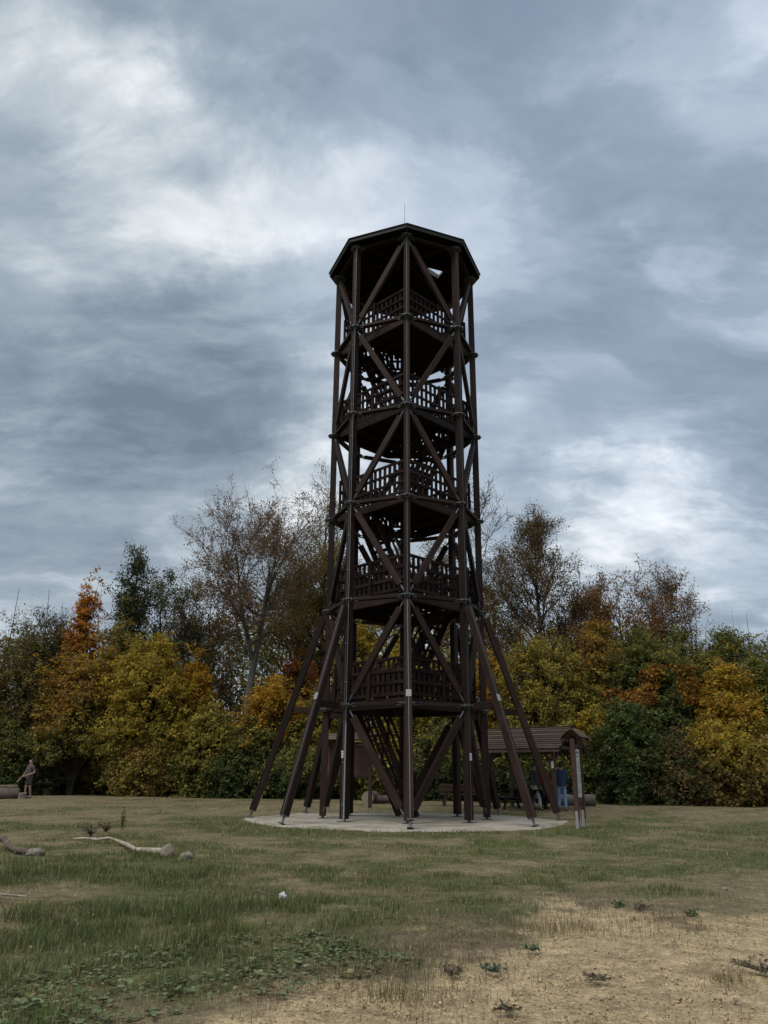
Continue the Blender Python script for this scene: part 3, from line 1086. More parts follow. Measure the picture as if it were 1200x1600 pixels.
def shrub(label, cat, base, H, rx, ry=None, bottom=.03, ns=330, lps=42, ls=.12, top=((.2, .15, .03),), low=((.1, .1, .03),), mixh=.5, mixw=.25,
          shape='dome', name='autumn_shrub', group='bushy young trees along the wood edge', stems=5, droop=.12, spray=.55, patch=None, bark='bark', sparse=.24):
    """young tree: several stems; leaves sit in flat sprays at the branch tips"""
    ry = ry or rx * .8
    ns, lps, spray, ls = int(ns * 2.0), int(lps * .80), spray * .86, ls * .95
    base = np.array([base[0], base[1], float(ground_h(base[0], base[1])) - .05])
    # spray centres: more of them near the outside of an uneven outline
    u = rng.random(ns) ** .9
    h = bottom + (1 - bottom) * u
    az = rng.uniform(0, 2 * np.pi, ns)
    if shape == 'dome':
        pr = np.sqrt(np.clip(1 - np.clip((h - .40) / .60, 0, 1) ** 2.0, 0, 1)) * np.clip(.72 + .7 * h, 0, 1)
    elif shape == 'cone':
        pr = np.clip(1.1 * (1 - h) ** .7, 0, 1) * np.clip(.6 + 1.5 * h, 0, 1) + .06
    else:                                                    # column
        pr = np.sqrt(np.clip(1 - np.clip((h - .62) / .38, 0, 1) ** 2.2, 0, 1)) * np.clip(.75 + .4 * h, 0, 1)
    s0 = rng.uniform(0, 99)
    lump = .50 + .98 * fbm(az * 1.5 + s0, h * 5 + s0, 3)
    shoot = rng.random(ns) < .16
    rad = pr * lump * rng.random(ns) ** .42 * np.where(shoot, rng.uniform(1., 1.3, ns), 1)
    cen = np.stack([np.cos(az) * rx * rad, np.sin(az) * ry * rad, h * H * (.80 + .34 * vnoise(az * 2.6 + s0, rad * 2.5 + s0)) * np.where(shoot & (h > .6), rng.uniform(1., 1.14, ns), 1)], 1)
    if sparse:
        keep = vnoise(cen[:, 0] * 2.1 + s0, cen[:, 2] * 2.1 + cen[:, 1]) > sparse
        cen, az, h = cen[keep], az[keep], h[keep]
        ns = len(cen)
    outw = unit(np.stack([np.cos(az), np.sin(az), .45 * h + rng.normal(0, .2, ns)], 1))
    # stems and branches
    st = np.zeros((stems, 9, 3))
    s = np.linspace(0, 1, 9)
    for i in range(stems):
        a = rng.uniform(0, 6.28)
        f = np.array([math.cos(a) * rx * .42, math.sin(a) * ry * .42, 0]) * (i > 0) * rng.uniform(.4, 1.)
        st[i] = s[:, None] * np.array([0, 0, H * rng.uniform(.58, .76)]) + (s ** 1.2)[:, None] * f + rng.normal(0, .05, (9, 3)) * s[:, None] + f * .12
    rs = np.clip(1 - s, .06, 1) * (.018 + .011 * H)
    v1, f1 = tubes(st, np.repeat(rs[None], stems, 0), 6)
    nbr = int(ns * .42)
    bi = rng.integers(0, stems, nbr)
    hh = np.clip(cen[:nbr, 2] / H - rng.uniform(.05, .22, nbr), .02, .95)
    p0, _ = pick(st, bi, hh)
    sb = np.linspace(0, 1, 4)[None, :, None]
    br = p0[:, None] * (1 - sb) + cen[:nbr, None] * sb + UP * (np.sin(sb * np.pi) * .12)
    v2, f2 = tubes(br, np.tile(np.linspace(.022, .007, 4), (nbr, 1)), 3)
    root = empty(name, base, label, cat, group)
    link('trunk', np_mesh('trunk', np.concatenate([v1, v2]), np.concatenate([f1, f2 + len(v1)]), [M[bark]], smooth=True), root)
    # sprays of leaves
    n = ns * lps
    b = np.repeat(np.arange(ns), lps)
    ax = outw[b] * np.array([1, 1, .6]) + np.array([0, 0, -droop]) + rng.normal(0, .35, (ns, 3))[b]
    ax = unit(ax)
    sidev = unit(np.cross(ax, UP))
    nv = np.cross(sidev, ax)
    al = rng.uniform(-.9, 1., n)
    wd_ = (1 - np.abs(al) * .75) * rng.uniform(-1, 1, n)
    size = spray * rng.uniform(.7, 1.35, ns)[b]
    P = cen[b] + ax * (al * size)[:, None] + sidev * (wd_ * size * .75)[:, None] + nv * (rng.normal(0, .20, n) - .18 * al ** 2)[:, None] * size[:, None]
    P[:, 2] = np.maximum(P[:, 2], .06)
    nn = nv * .7 + outw[b] * .7 + rng.normal(0, .75, (n, 3))
    f = sstep(mixh - mixw, mixh + mixw, P[:, 2] / H + .5 * (fbm(P[:, 0] * .6 + s0, P[:, 2] * .6 + P[:, 1] * .4, 3) - .5))
    m = rng.random(n) < f
    tint = np.where(m[:, None], palette(top, [1] * len(top), n), palette(low, [1] * len(low), n))
    tint *= np.exp(rng.normal(0, .16, ns))[b][:, None]
    if patch:
        (pz, pr_, pc) = patch
        k = (np.abs(P[:, 2] / H - pz) < pr_) & (fbm(P[:, 0] + s0, P[:, 2], 3) > .5)
        tint[k] = palette(pc, [1] * len(pc), int(k.sum()))
    link('crown', leaves_mesh('crown', P, nn, rng.uniform(.55, 1.5, n) * (.8 + .5 * rng.random(ns))[b] * ls, np.clip(tint, .004, .7), tri=True), root)
    return root


def X(u, D, H=0.):
    return (u - 596) / FPX * (D * CP + (H - EYE) * SP)


def htop(y, D, u=600):
    d = ray(u, y)
    return EYE + D * d[2] / d[1]


YEL = ((.34, .235, .028), (.28, .215, .034), (.38, .24, .03))
YOL = ((.29, .235, .042), (.25, .22, .046), (.32, .235, .040))
ORA = ((.40, .20, .026), (.36, .16, .024), (.42, .24, .028))
RED = ((.33, .105, .022), (.30, .085, .022), (.36, .15, .026))
RUS = ((.20, .095, .040), (.17, .085, .040), (.22, .12, .045))
OLV = ((.20, .175, .042), (.165, .16, .040), (.235, .19, .042))
GRN = ((.100, .125, .034), (.082, .108, .032), (.135, .145, .038))
DKG = ((.066, .088, .030), (.080, .100, .036), (.054, .074, .028))
BRN = ((.175, .105, .046), (.145, .092, .044), (.20, .120, .046))
GBR = ((.120, .098, .044), (.100, .094, .040), (.14, .110, .044))


# --- the far wood behind everything: nobody could count it
nF = 150000
fx = rng.uniform(-62, 62, nF)
fy = rng.uniform(54, 74, nF) + .003 * fx ** 2
us = fx / 56 * FPX + 600
wtop = np.interp(us, [-900, 0, 150, 200, 330, 400, 520, 780, 900, 960, 1060, 1120, 1200, 2200], [990, 990, 985, 975, 955, 905, 890, 905, 950, 985, 985, 1000, 1000, 990])
topz = EYE + fy * np.tan(PITCH - np.arctan((wtop - 800) / FPX)) + 4.5 * (fbm(fx * .22 + 3, fy * .1, 4) - .5)
fz = topz * rng.random(nF) ** .75
gap = fbm(fx * .8 + 20, fz * .8 + fy * .05, 3) > .30 + .30 * (fz / topz) ** 3
fx, fy, fz = fx[gap], fy[gap], fz[gap]
nF = len(fx)
ft = palette(GBR + DKG + OLV + BRN, [2, 2, 2, 2, 2, 2, 2, 2, 2, 2, 2, 2], nF)
far_wood = link('woods', leaves_mesh('woods', np.stack([fx, fy, fz], 1), rng.normal(0, 1, (nF, 3)) + UP * .4, rng.uniform(.18, .46, nF), ft, tri=True))
tag(far_wood, 'dense dark wood filling the gaps behind the edge trees', 'woods', kind='stuff')
nS = 240
sx, sy = rng.uniform(-55, 55, nS), rng.uniform(53, 70, nS)
sh = 8.5 + 6 * rng.random(nS)
ss_ = np.linspace(0, 1, 6)
SP_ = np.stack([sx[:, None] + np.cumsum(rng.normal(0, .16, (nS, 6)), 1), sy[:, None] + ss_ * 0, sh[:, None] * ss_], -1)
v, f = tubes(SP_, np.clip(1 - ss_, .08, 1)[None] * rng.uniform(.07, .17, (nS, 1)), 5)
fs_ = link('woods_trunks', np_mesh('woods_trunks', v, f, [M['bark']], smooth=True))
tag(fs_, 'crowd of thin dark trunks inside the far wood', 'woods', kind='stuff')


# --- tall trees
def T(label, u, ytop, D, **kw):
    H = htop(ytop, D, u)
    return tree(label, 'tree', (X(u, D), D), H, **kw)


T('sparse dark twiggy tree at the far left end of the wood', 22, 948, 46, cs=.3, spread=3.0, n1=20, n2=8, n3=5, leaf=.5, lpt=5, cols=GBR, prof='narrow', r0=.14, el=(35, 75))
T('thin bare pole tree between the sparse twiggy tree and the orange maple', 60, 952, 47, cs=.5, spread=1.3, n1=14, n2=6, n3=5, leaf=.4, cols=DKG, prof='narrow', r0=.11, el=(40, 75))
T('narrow ivy covered leaning tree with one bare side branch', 158, 848, 48, cs=.35, spread=1.35, n1=13, n2=6, n3=5, leaf=.55, lpt=6, cols=DKG, w=(1, 1, 1), lean=(.9, 0), prof='narrow', el=(20, 60), r0=.20, ivy=6500, name='ivy_clad_tree', ls=.16)
T('slender dark green tree with forked open crown, next to the ivy covered tree', 222, 886, 49, cs=.34, spread=3.4, n1=22, n2=9, n3=5, leaf=.75, lpt=6, cols=GBR + DKG, w=(1, 1, 1, 1.5, 1.5, 1.5), prof='round', r0=.2, el=(25, 70), fork=1, ls=.15)
T('brown thin leaved tree left of the big grey beech', 318, 893, 50, cs=.26, spread=4.0, n1=26, n2=9, n3=5, leaf=.75, lpt=5, cols=BRN + GBR, w=(1, 1, 1, 1, 1, 1), r0=.2, el=(30, 70), lean=(-.5, 0), fork=1)
T('low dark brown tree in front of the wood between ivy tree and beech', 275, 950, 50, cs=.22, spread=3.8, n1=24, n2=9, n3=5, leaf=.85, lpt=6, cols=BRN + DKG, w=(1, 1, 1, 1, 1, 1), r0=.17)
T('big beech with pale grey forked trunk and wide half bare crown', 368, 746, 45, cs=.56, spread=4.9, n1=36, n2=12, n3=7, leaf=.46, lpt=5, cols=BRN + RUS, w=(2, 2, 2, 1, 1, 1), bark='bark_beech', r0=.33, lean=(1.6, 0), el=(25, 62), prof='vase', name='beech_tree', fork=3, fs=.54, fdir=2.6, curl=.32, ls=.11)
T('sparse tall tree directly left of the tower, yellowing at mid height', 494, 742, 51, cs=.36, spread=3.4, n1=24, n2=9, n3=5, leaf=.45, lpt=5, cols=BRN + OLV, w=(1, 1, 1, 1, 1, 1), r0=.25, prof='narrow', el=(35, 75), second=(.25, YOL))
T('dark green broad tree behind the beech, left of the tower legs', 452, 880, 53, cs=.22, spread=4.0, n1=24, n2=9, n3=5, leaf=.9, lpt=8, cols=GRN + OLV + BRN, w=(2, 2, 2, 2, 2, 2, 1, 1, 1), r0=.24, ls=.17)
T('olive yellow tree filling the gap between beech and tower', 500, 850, 50, cs=.2, spread=3.4, n1=24, n2=9, n3=5, leaf=.9, lpt=7, cols=OLV + BRN, w=(2, 2, 2, 1, 1, 1), r0=.22, ls=.15)
T('rusty brown tree seen through the middle of the tower', 600, 846, 54, cs=.25, spread=4.2, n1=22, n2=9, n3=5, leaf=.7, lpt=7, cols=RUS + BRN, w=(1, 1, 1, 1, 1, 1), r0=.24, ls=.15)
T('olive brown tree seen through the right half of the tower', 690, 850, 52, cs=.25, spread=3.8, n1=22, n2=9, n3=5, leaf=.7, lpt=6, cols=OLV + BRN, w=(1, 1, 1, 1, 1, 1), r0=.22, ls=.15)
T('nearly bare fine twigged tree just right of the tower', 762, 752, 50, cs=.45, spread=3.3, n1=18, n2=9, n3=6, leaf=.10, lpt=4, cols=BRN, w=(1, 1, 1), r0=.2, el=(30, 65), prof='vase')
T('thin dark tree between the bare tree and the tall conical tree', 785, 852, 48, cs=.35, spread=2.5, n1=17, n2=8, n3=5, leaf=.65, lpt=6, cols=GBR + BRN, w=(1, 1, 1, 1, 1, 1), r0=.16, prof='narrow', el=(30, 72))
T('tall conical tree with dense brown skirt and many upright tips', 858, 796, 46, cs=.22, spread=4.6, n1=46, n2=11, n3=5, leaf=.62, lpt=5, cols=GBR + BRN, w=(1, 1, 1, 1.3, 1.3, 1.3), r0=.27, prof='cone', el=(12, 78), name='conical_tree', ls=.13)
T('reddish brown round topped tree right of the conical tree', 1000, 890, 47, cs=.28, spread=4.4, n1=32, n2=11, n3=5, leaf=.9, lpt=6, cols=BRN + RUS, w=(1.5, 1.5, 1.5, 1, 1, 1), r0=.24, el=(15, 68), fork=1, second=(.14, RED))
T('dark green low tree between the conical tree and the reddish tree', 945, 985, 50, cs=.2, spread=3.0, n1=20, n2=9, n3=5, leaf=.95, lpt=8, cols=DKG + GRN, w=(2, 2, 2, 1, 1, 1), r0=.2, ls=.17)
T('open brown tree with several slim stems, standing right of the reddish tree', 1085, 884, 48, cs=.34, spread=3.2, n1=28, n2=9, n3=5, leaf=.7, lpt=6, cols=BRN + GBR, w=(1, 1, 1, 1, 1, 1), r0=.2, el=(35, 75), fork=2, second=(.06, RED))
T('dark olive tree at the far right end of the wood', 1178, 984, 45, cs=.25, spread=2.8, n1=20, n2=9, n3=5, leaf=.9, lpt=7, cols=DKG + OLV, w=(1, 1, 1, 1, 1, 1), r0=.18, ls=.15)


# --- bushy young trees along the edge
def S(label, u, ytop, D, halfpx, cat='young tree', **kw):
    H = htop(ytop, D, u)
    rx = halfpx / FPX * (D * CP)
    return shrub(label, cat, (X(u, D), D), H, rx, **kw)


S('dull olive bush at the far left end of the wood', 20, 1010, 46, 62, top=OLV + GBR, low=OLV + DKG, shape='column', ns=420)
S('orange red maple with pointed top', 94, 930, 46.5, 76, top=RED + ORA, low=ORA + BRN + OLV, mixh=.60, mixw=.2, shape='cone', name='maple_tree', ns=520, spray=.5)
S('olive brown young tree with pale straight stem, below the orange maple', 108, 1030, 44.6, 66, top=YOL + BRN + ORA, low=OLV + DKG, mixh=.45, bottom=.26, shape='column', ns=520, stems=3)
S('tall olive yellow young tree right of the maple', 165, 985, 46, 54, top=YOL + OLV + BRN, low=OLV, shape='column', ns=430)
S('yellow young tree with leaning pale stem at its foot', 215, 1010, 43.6, 78, top=YEL + YOL, low=YOL + OLV + GRN, mixh=.35, bottom=.08, ns=640, stems=6)
S('bright golden orange young tree left of the grey beech trunk', 290, 1038, 44.8, 52, top=ORA + YEL, low=YOL + OLV, mixh=.42, mixw=.15, shape='cone', ns=420)
S('yellow green bush at the foot of the golden orange tree', 318, 1120, 42.8, 52, top=YOL + OLV, low=GRN + OLV, ns=420, bottom=.02)
S('dull green bush in front of the beech trunk', 360, 1140, 45, 38, top=GRN + OLV, low=DKG + GRN, ns=300, shape='column')
S('rusty red young tree behind the golden bush, left of the tower legs', 458, 1032, 47, 48, top=RUS + RED, low=RUS + OLV, mixh=.3, shape='column', ns=380)
S('golden topped bush with dark green base, left of the tower legs', 418, 1082, 42.5, 58, top=YEL + ORA, low=GRN + DKG + OLV, mixh=.62, mixw=.15, ns=560, bottom=.02)
S('yellow green bush behind the left splayed legs', 492, 1100, 43, 46, top=YOL + OLV, low=GRN + OLV, mixh=.4, ns=420, bottom=.02)
S('yellow bush seen between the left columns of the tower', 562, 985, 44.5, 48, top=YOL + YEL, low=OLV + GRN, mixh=.4, ns=460, shape='column', bottom=.02)
S('yellow orange bush seen behind the tower stair', 632, 1010, 43, 52, top=YEL + YOL, low=OLV + GRN, mixh=.45, ns=480, bottom=.02)
S('yellow green bush seen between the right columns of the tower', 700, 1050, 42, 44, top=YOL + OLV, low=GRN + DKG, mixh=.5, ns=420, bottom=.02)
S('orange yellow bush beside the right splayed legs', 772, 1030, 43.5, 44, top=ORA + YOL, low=OLV + GRN, mixh=.4, ns=400, bottom=.02)
S('broad yellow brown young tree above the shelter roof', 862, 1012, 41.5, 76, top=YOL + OLV + ((.27, .17, .04),), low=OLV + GRN, mixh=.35, ns=720, shape='column', bottom=.02)
S('olive young tree with amber top, right of the shelter', 955, 990, 42, 46, top=YOL + BRN + ORA, low=OLV + GRN, mixh=.6, ns=430, shape='column', bottom=.02)
S('small yellow bush right of the information board', 938, 1120, 38.5, 34, top=YEL + YOL, low=GRN + DKG + OLV, mixh=.62, ns=330, bottom=.02)
S('large dark green rounded bush right of the information board', 1030, 1010, 40.5, 80, top=OLV + GRN, low=DKG + GRN, mixh=.75, ns=760, bottom=.02, patch=(.72, .13, ORA + RUS))
S('low dark green bush at the foot of the large rounded bush', 985, 1110, 37.5, 56, top=DKG + GRN, low=DKG, ns=460, bottom=.01)
S('olive green young tree behind the orange bush on the right', 1100, 1005, 41.5, 58, top=GRN + OLV, low=DKG + OLV, ns=480, shape='column', bottom=.02)
S('orange gold bush near the right end of the wood', 1162, 1052, 39, 56, top=ORA + YEL + YOL, low=YOL + OLV, mixh=.55, ns=560, bottom=.02)
S('low yellow bush at the foot of the orange gold bush', 1135, 1140, 37, 54, top=YOL + YEL, low=OLV + BRN, ns=420, bottom=.02)
S('dark green bush cut by the right end of the view', 1222, 1040, 39.5, 44, top=GRN + OLV, low=DKG, ns=380, bottom=.02)
S('pale leaved low bush behind the logs and the man in shorts', 48, 1150, 45.2, 60, cat='bush', top=((.20, .18, .10), (.15, .14, .07)) + OLV, low=DKG + ((.17, .16, .09),), ns=420, ls=.14, bottom=.02)
S('rust brown low bush under the yellow young tree', 222, 1165, 42.8, 46, cat='bush', top=RUS + YOL, low=BRN + YOL, ns=330, bottom=.02)
S('yellow green low bush under the golden orange tree', 282, 1175, 43, 40, cat='bush', top=YOL + GRN, low=OLV + GRN, ns=300, bottom=.01)
S('dark low bush below the beech', 372, 1170, 42.3, 46, cat='bush', top=DKG + GRN, low=DKG, ns=330, bottom=.01)
S('dark low bush behind the left legs of the tower', 470, 1165, 41.8, 60, cat='bush', top=GRN + OLV, low=DKG, ns=400, bottom=.01)
S('olive low bush behind the thick short log', 590, 1150, 41, 60, cat='bush', top=OLV + YOL, low=GRN + OLV, ns=420, bottom=.01)
S('dark low bush behind the tower between stair and shelter', 690, 1150, 40.5, 60, cat='bush', top=DKG + OLV, low=DKG, ns=420, bottom=.01)
S('dark low bush behind the shelter posts', 800, 1150, 39.5, 64, cat='bush', top=OLV + DKG, low=DKG, ns=420, bottom=.01)
S('shaded green bush behind the man in the navy jacket', 895, 1140, 39.5, 56, cat='bush', top=YOL + OLV, low=GRN + DKG, ns=400, bottom=.01)
S('dark low bush between the large rounded bush and the low yellow bush', 1065, 1160, 37.2, 50, cat='bush', top=BRN + DKG, low=DKG + BRN, ns=360, bottom=.01)
S('reddish low bush at the right end of the wood', 1205, 1165, 37.2, 44, cat='bush', top=BRN + YOL, low=YOL + BRN, ns=330, bottom=.01)
S('dark low bush left of the man in shorts', -12, 1140, 43, 50, cat='bush', top=OLV + DKG, low=DKG, ns=330, bottom=.01)
S('olive low bush behind the straight stem under the maple', 140, 1160, 46.6, 48, cat='bush', top=OLV + YOL, low=OLV + BRN, ns=300, bottom=.01)
# a little more wood beyond both ends of the view
for (u, yt, D, hp, tp, lb) in ((-70, 1010, 45, 70, OLV + RUS, 'olive and rust young tree beyond the left end of the view'), (-170, 1000, 46, 70, YOL, 'yellow olive young tree, second beyond the left end of the view'),
                          (-270, 1010, 44, 80, GRN + OLV, 'green young tree farthest beyond the left end of the view'), (1310, 1020, 41, 70, RUS + YOL, 'rusty yellow young tree beyond the right end of the view'),
                          (1410, 1010, 40, 80, OLV, 'olive young tree, second beyond the right end of the view'), (1510, 1030, 40, 80, GRN, 'green young tree farthest beyond the right end of the view')):
    S(lb, u, yt, D, hp, top=tp, low=DKG + OLV, ns=330, bottom=.02)
#SECTION3
# ---------------------------------------------------------------- shelter, boards, benches, logs
def gz(x_, y_):
    return float(ground_h(np.array([x_]), np.array([y_]))[0])


def flat_box(name, cx, cy, cz, w, d_, h, mat, parent, rz=0., c=.006):
    """box of size w (x), d (y), h (z), base centre at (cx, cy, cz)"""
    o = link(name, prism_mesh(name, rect(w, d_, c), h, mat), parent)
    o.matrix_local = Matrix.Translation((cx, cy, cz)) @ Matrix.Rotation(rz, 4, 'Z')
    return o


SX, SY, SROT = 5.96, 32.52, -.678
SG = gz(SX, SY)
shel = empty('picnic_shelter', (SX, SY, SG), 'open timber picnic shelter with lapped board gable roof, right of the tower legs', 'shelter', rz=SROT)
LS, HWD, ZEV, ZRG = 3.77, 1.27, 2.20, 3.05
for sx_ in (-1, 1):
    for sy_ in (-1, 1):
        px0, py0 = sx_ * 1.45, sy_ * .92
        po = flat_box('post', px0, py0, 0, .12, .12, 2.36, M['stain_red'], shel)
        for (dx, dy) in ((-sx_, 0), (0, -sy_)):
            bar('knee_brace', (px0 + dx * .06, py0 + dy * .06, 1.72), (px0 + dx * .55, py0 + dy * .55, 2.28), rect(.08, .08), M['stain_red'], shel)
        if sx_ == 1 and sy_ == -1:
            s = link('notice', prism_mesh('notice', rect(.10, .006, .001), .26, M['white']), po)
            s.matrix_local = Matrix.Translation((.0, -.077, 1.52))
for sy_ in (-1, 1):
    bar('wall_plate', (-LS / 2 + .1, sy_ * .92, 2.40), (LS / 2 - .1, sy_ * .92, 2.40), rect(.12, .12), M['stain_red'], shel, (0, 0, 1))
for sx_ in (-1.45, 0, 1.45):
    bar('tie_beam', (sx_, -1.0, 2.30 if sx_ else 2.31), (sx_, 1.0, 2.30 if sx_ else 2.31), rect(.10, .12), M['stain_red'], shel, (0, 0, 1))
slope = math.atan2(ZRG - ZEV, HWD)
for sx_ in (-1.75, -.9, 0, .9, 1.75):
    for sy_ in (-1, 1):
        bar('rafter', (sx_, sy_ * (HWD - .05), ZEV - .06), (sx_, sy_ * .03, ZRG - .08), rect(.07, .12), M['stain_red'], shel, (0, 0, 1))
bar('ridge_beam', (-LS / 2 + .03, 0, ZRG - .12), (LS / 2 - .03, 0, ZRG - .12), rect(.09, .14), M['stain_red'], shel, (0, 0, 1))
NBR = 10
for sy_ in (-1, 1):
    nv = Vector((0, sy_ * math.sin(slope), math.cos(slope)))
    dn = Vector((0, sy_ * math.cos(slope), -math.sin(slope)))
    Ls = HWD / math.cos(slope)
    for i in range(NBR):
        s_ = Ls * (i + .5) / NBR
        c0 = Vector((0, 0, ZRG)) + dn * s_ + nv * .03
        lift = nv * .016
        ov = random.uniform(-.03, .03)
        me = bpy.data.meshes.new('roof_board')
        hw_ = Ls / NBR * .56
        pts = []
        for (xx) in (-LS / 2 + ov, LS / 2 + random.uniform(-.03, .03)):
            pts += [c0 - dn * hw_ + Vector((xx, 0, 0)) - lift * .3, c0 + dn * hw_ + Vector((xx, 0, 0)) + lift, c0 + dn * hw_ + Vector((xx, 0, 0)) + lift + nv * .028, c0 - dn * hw_ + Vector((xx, 0, 0)) - lift * .3 + nv * .02]
        me.from_pydata([tuple(p) for p in pts], [], [(0, 1, 2, 3), (7, 6, 5, 4), (0, 4, 5, 1), (1, 5, 6, 2), (2, 6, 7, 3), (3, 7, 4, 0)])
        # boards are modelled lengthwise along x: turn the mesh so that its grain axis is z
        rot = Matrix.Rotation(R(90), 4, 'Y')
        me.transform(rot.inverted())
        me.materials.append(M['plank_roof'])
        o = link('roof_board', me, shel)
        o.matrix_local = rot
    bar('eave_board', (-LS / 2, sy_ * (HWD + .035), ZEV - .05), (LS / 2, sy_ * (HWD + .035), ZEV - .05), rect(.10, .03), M['plank_roof'], shel, (0, sy_, 0))
    for sx_ in (-1, 1):
        bar('verge_board', (sx_ * (LS / 2 - .05), sy_ * HWD, ZEV - .085), (sx_ * (LS / 2 - .05), sy_ * .02, ZRG - .085), rect(.03, .13), M['stain'], shel, (0, 0, 1))
bar('ridge_cap', (-LS / 2, 0, ZRG + .055), (LS / 2, 0, ZRG + .055), rect(.16, .03), M['plank_roof'], shel, (0, 0, 1))


def picnic_table(label, x_, y_, rz, group=None, L=1.7):
    t_ = empty('picnic_table', (x_, y_, gz(x_, y_)), label, 'picnic table', group, rz)
    for i in range(5):
        bar('table_plank', (-L / 2, -.32 + .16 * i, .74), (L / 2, -.32 + .16 * i, .74), rect(.15, .04), M['stain_dark'], t_, (0, 0, 1))
    for sy_ in (-1, 1):
        for i in range(2):
            bar('seat_plank', (-L / 2, sy_ * (.68 + .15 * i), .45), (L / 2, sy_ * (.68 + .15 * i), .45), rect(.14, .04), M['stain_dark'], t_, (0, 0, 1))
    for sx_ in (-.6, .6):
        bar('seat_bearer', (sx_ * L / 1.7, -.86, .38), (sx_ * L / 1.7, .86, .38), rect(.06, .09), M['stain_dark'], t_, (0, 0, 1))
        for sy_ in (-1, 1):
            bar('leg', (sx_ * L / 1.7 + .055, sy_ * .62, 0), (sx_ * L / 1.7 + .055, sy_ * .22, .72), rect(.09, .05), M['stain_dark'], t_, (0, -1, 0))
    return t_


picnic_table('dark picnic table with fixed benches under the shelter roof', SX - .35, SY + .05, SROT)


def info_board(label, x_, y_, rz, Wd, panel_w, panel_z, Ht, front_print=True):
    b = empty('information_board', (x_, y_, gz(x_, y_)), label, 'information board', None, rz)
    for s in (-1, 1):
        po = flat_box('post', s * Wd / 2, 0, .22, .12, .12, Ht - .42, M['stain_red'], b)
        for q in (-1, 1):
            f = link('post_foot', prism_mesh('post_foot', rect(.012, .08, .002), .46, M['steel_pale']), po)
            f.matrix_local = Matrix.Translation((q * .067, 0, -.24))
    z0, z1 = panel_z
    flat_box('panel_back', 0, .012, z0 - .03, panel_w + .06, .03, z1 - z0 + .06, M['stain_red'], b)
    pn = flat_box('panel', 0, -.012, z0, panel_w, .012, z1 - z0, M['paper'] if front_print else M['stain'], b)
    if front_print:
        r_ = random.Random(4)
        zz_ = z1 - z0 - .10
        def strip(cx, zc, w, h):
            s = link('print', prism_mesh('print', rect(w, .0015, .0003), h, M['print']), pn)
            s.matrix_local = Matrix.Translation((cx, -.0075, zc))
        strip(0, zz_ - .02, panel_w * .7, .055)
        strip(-.02, zz_ - .11, panel_w * .5, .03)
        strip(0, zz_ - .17, panel_w * .94, .006)
        zz_ -= .22
        while zz_ > .08:
            if r_.random() < .18:
                strip(0, zz_, panel_w * .94, .006)
            else:
                for cx in (-.23, .23):
                    w = panel_w * r_.uniform(.25, .40)
                    strip(cx * panel_w - (panel_w * .4 - w) / 2, zz_, w, .012)
            zz_ -= r_.choice((.03, .03, .034, .07))
    bar('cross_rail', (-Wd / 2 + .06, 0, z0 - .08), (Wd / 2 - .06, 0, z0 - .08), rect(.06, .10), M['stain_red'], b, (0, 0, 1))
    bar('cross_rail', (-Wd / 2 + .06, 0, z1 + .09), (Wd / 2 - .06, 0, z1 + .09), rect(.06, .08), M['stain_red'], b, (0, 0, 1))
    for sy_ in (-1, 1):
        for i in range(3):
            a0 = i * .11
            p = Vector((0, sy_ * (.02 + a0 * .82), Ht - a0 * .58))
            fx = Vector((0, sy_ * .57, .82))
            bar('roof_board', p + Vector((-Wd / 2 - .18, sy_ * .05, 0)) + fx * .01 * (2 - i), p + Vector((Wd / 2 + .18, sy_ * .05, 0)) + fx * .01 * (2 - i), rect(.13, .024), M['plank_roof'], b, tuple(fx))
        for s in (-1, 1):
            bar('roof_bearer', (s * (Wd / 2), sy_ * .05, Ht - .06), (s * (Wd / 2), sy_ * .32, Ht - .24), rect(.05, .07), M['stain_red'], b, (0, 0, 1))
    return b


# near board: seen almost edge on, its printed face turned to the right
pA = at(901, 1291, 22.3)
bx, by = pA[0] + .22, pA[1] + .42
info_board('two post information board with small gable roof and printed white panel, beside the shelter', bx, by, math.atan2(.90, .40), .92, .80, (.78, 2.05), 2.52)
# far board: seen from its dark back, behind the tower
info_board('dark backed information board with small roof, standing behind the left tower columns', X(545, 29.2, 1), 29.2, R(180 - 12), 1.55, 1.42, (1.35, 2.3), 2.68, False)


def log_thing(name, label, cat, pts, rad, mat, group=None, k=12, ends=True, wob=.06, end_mat='log_end'):
    """lying log: bark part and a cut face part at each end"""
    P = np.array(pts, float)
    n = len(P)
    Rd = np.array(rad, float) if np.ndim(rad) else np.full(n, float(rad))
    o0 = P.mean(0)
    o0[2] = 0
    V, F = tubes((P - o0)[None], Rd[None], k)
    jit = 1 + wob * rng.normal(0, 1, (n, k))
    C_ = np.repeat((P - o0), k, 0)
    V = C_ + (V - C_) * jit.reshape(-1, 1)
    root = empty(name, o0, label, cat, group)
    link('bark', np_mesh('bark', V, F, [mat], smooth=True), root)
    if ends:
        for e_ in (0, n - 1):
            ring = V[e_ * k:(e_ + 1) * k]
            c = ring.mean(0)
            dirv = (c - (P[1] - o0 if e_ == 0 else P[-2] - o0))
            dirv = dirv / np.linalg.norm(dirv) * .012
            VV = np.concatenate([[c + dirv], ring])
            FF = np.array([(0, 1 + i, 1 + (i + 1) % k) for i in range(k)])
            link('cut_end', np_mesh('cut_end', VV, FF, [M[end_mat]]), root)
    return root


def lying(u0, u1, D0, D1, r, n=6, lift=None):
    a, b = np.array([X(u0, D0), D0]), np.array([X(u1, D1), D1])
    out = []
    for i in range(n):
        p = a + (b - a) * i / (n - 1)
        out.append((p[0], p[1], gz(p[0], p[1]) + (r * .92 if lift is None else lift)))
    return out


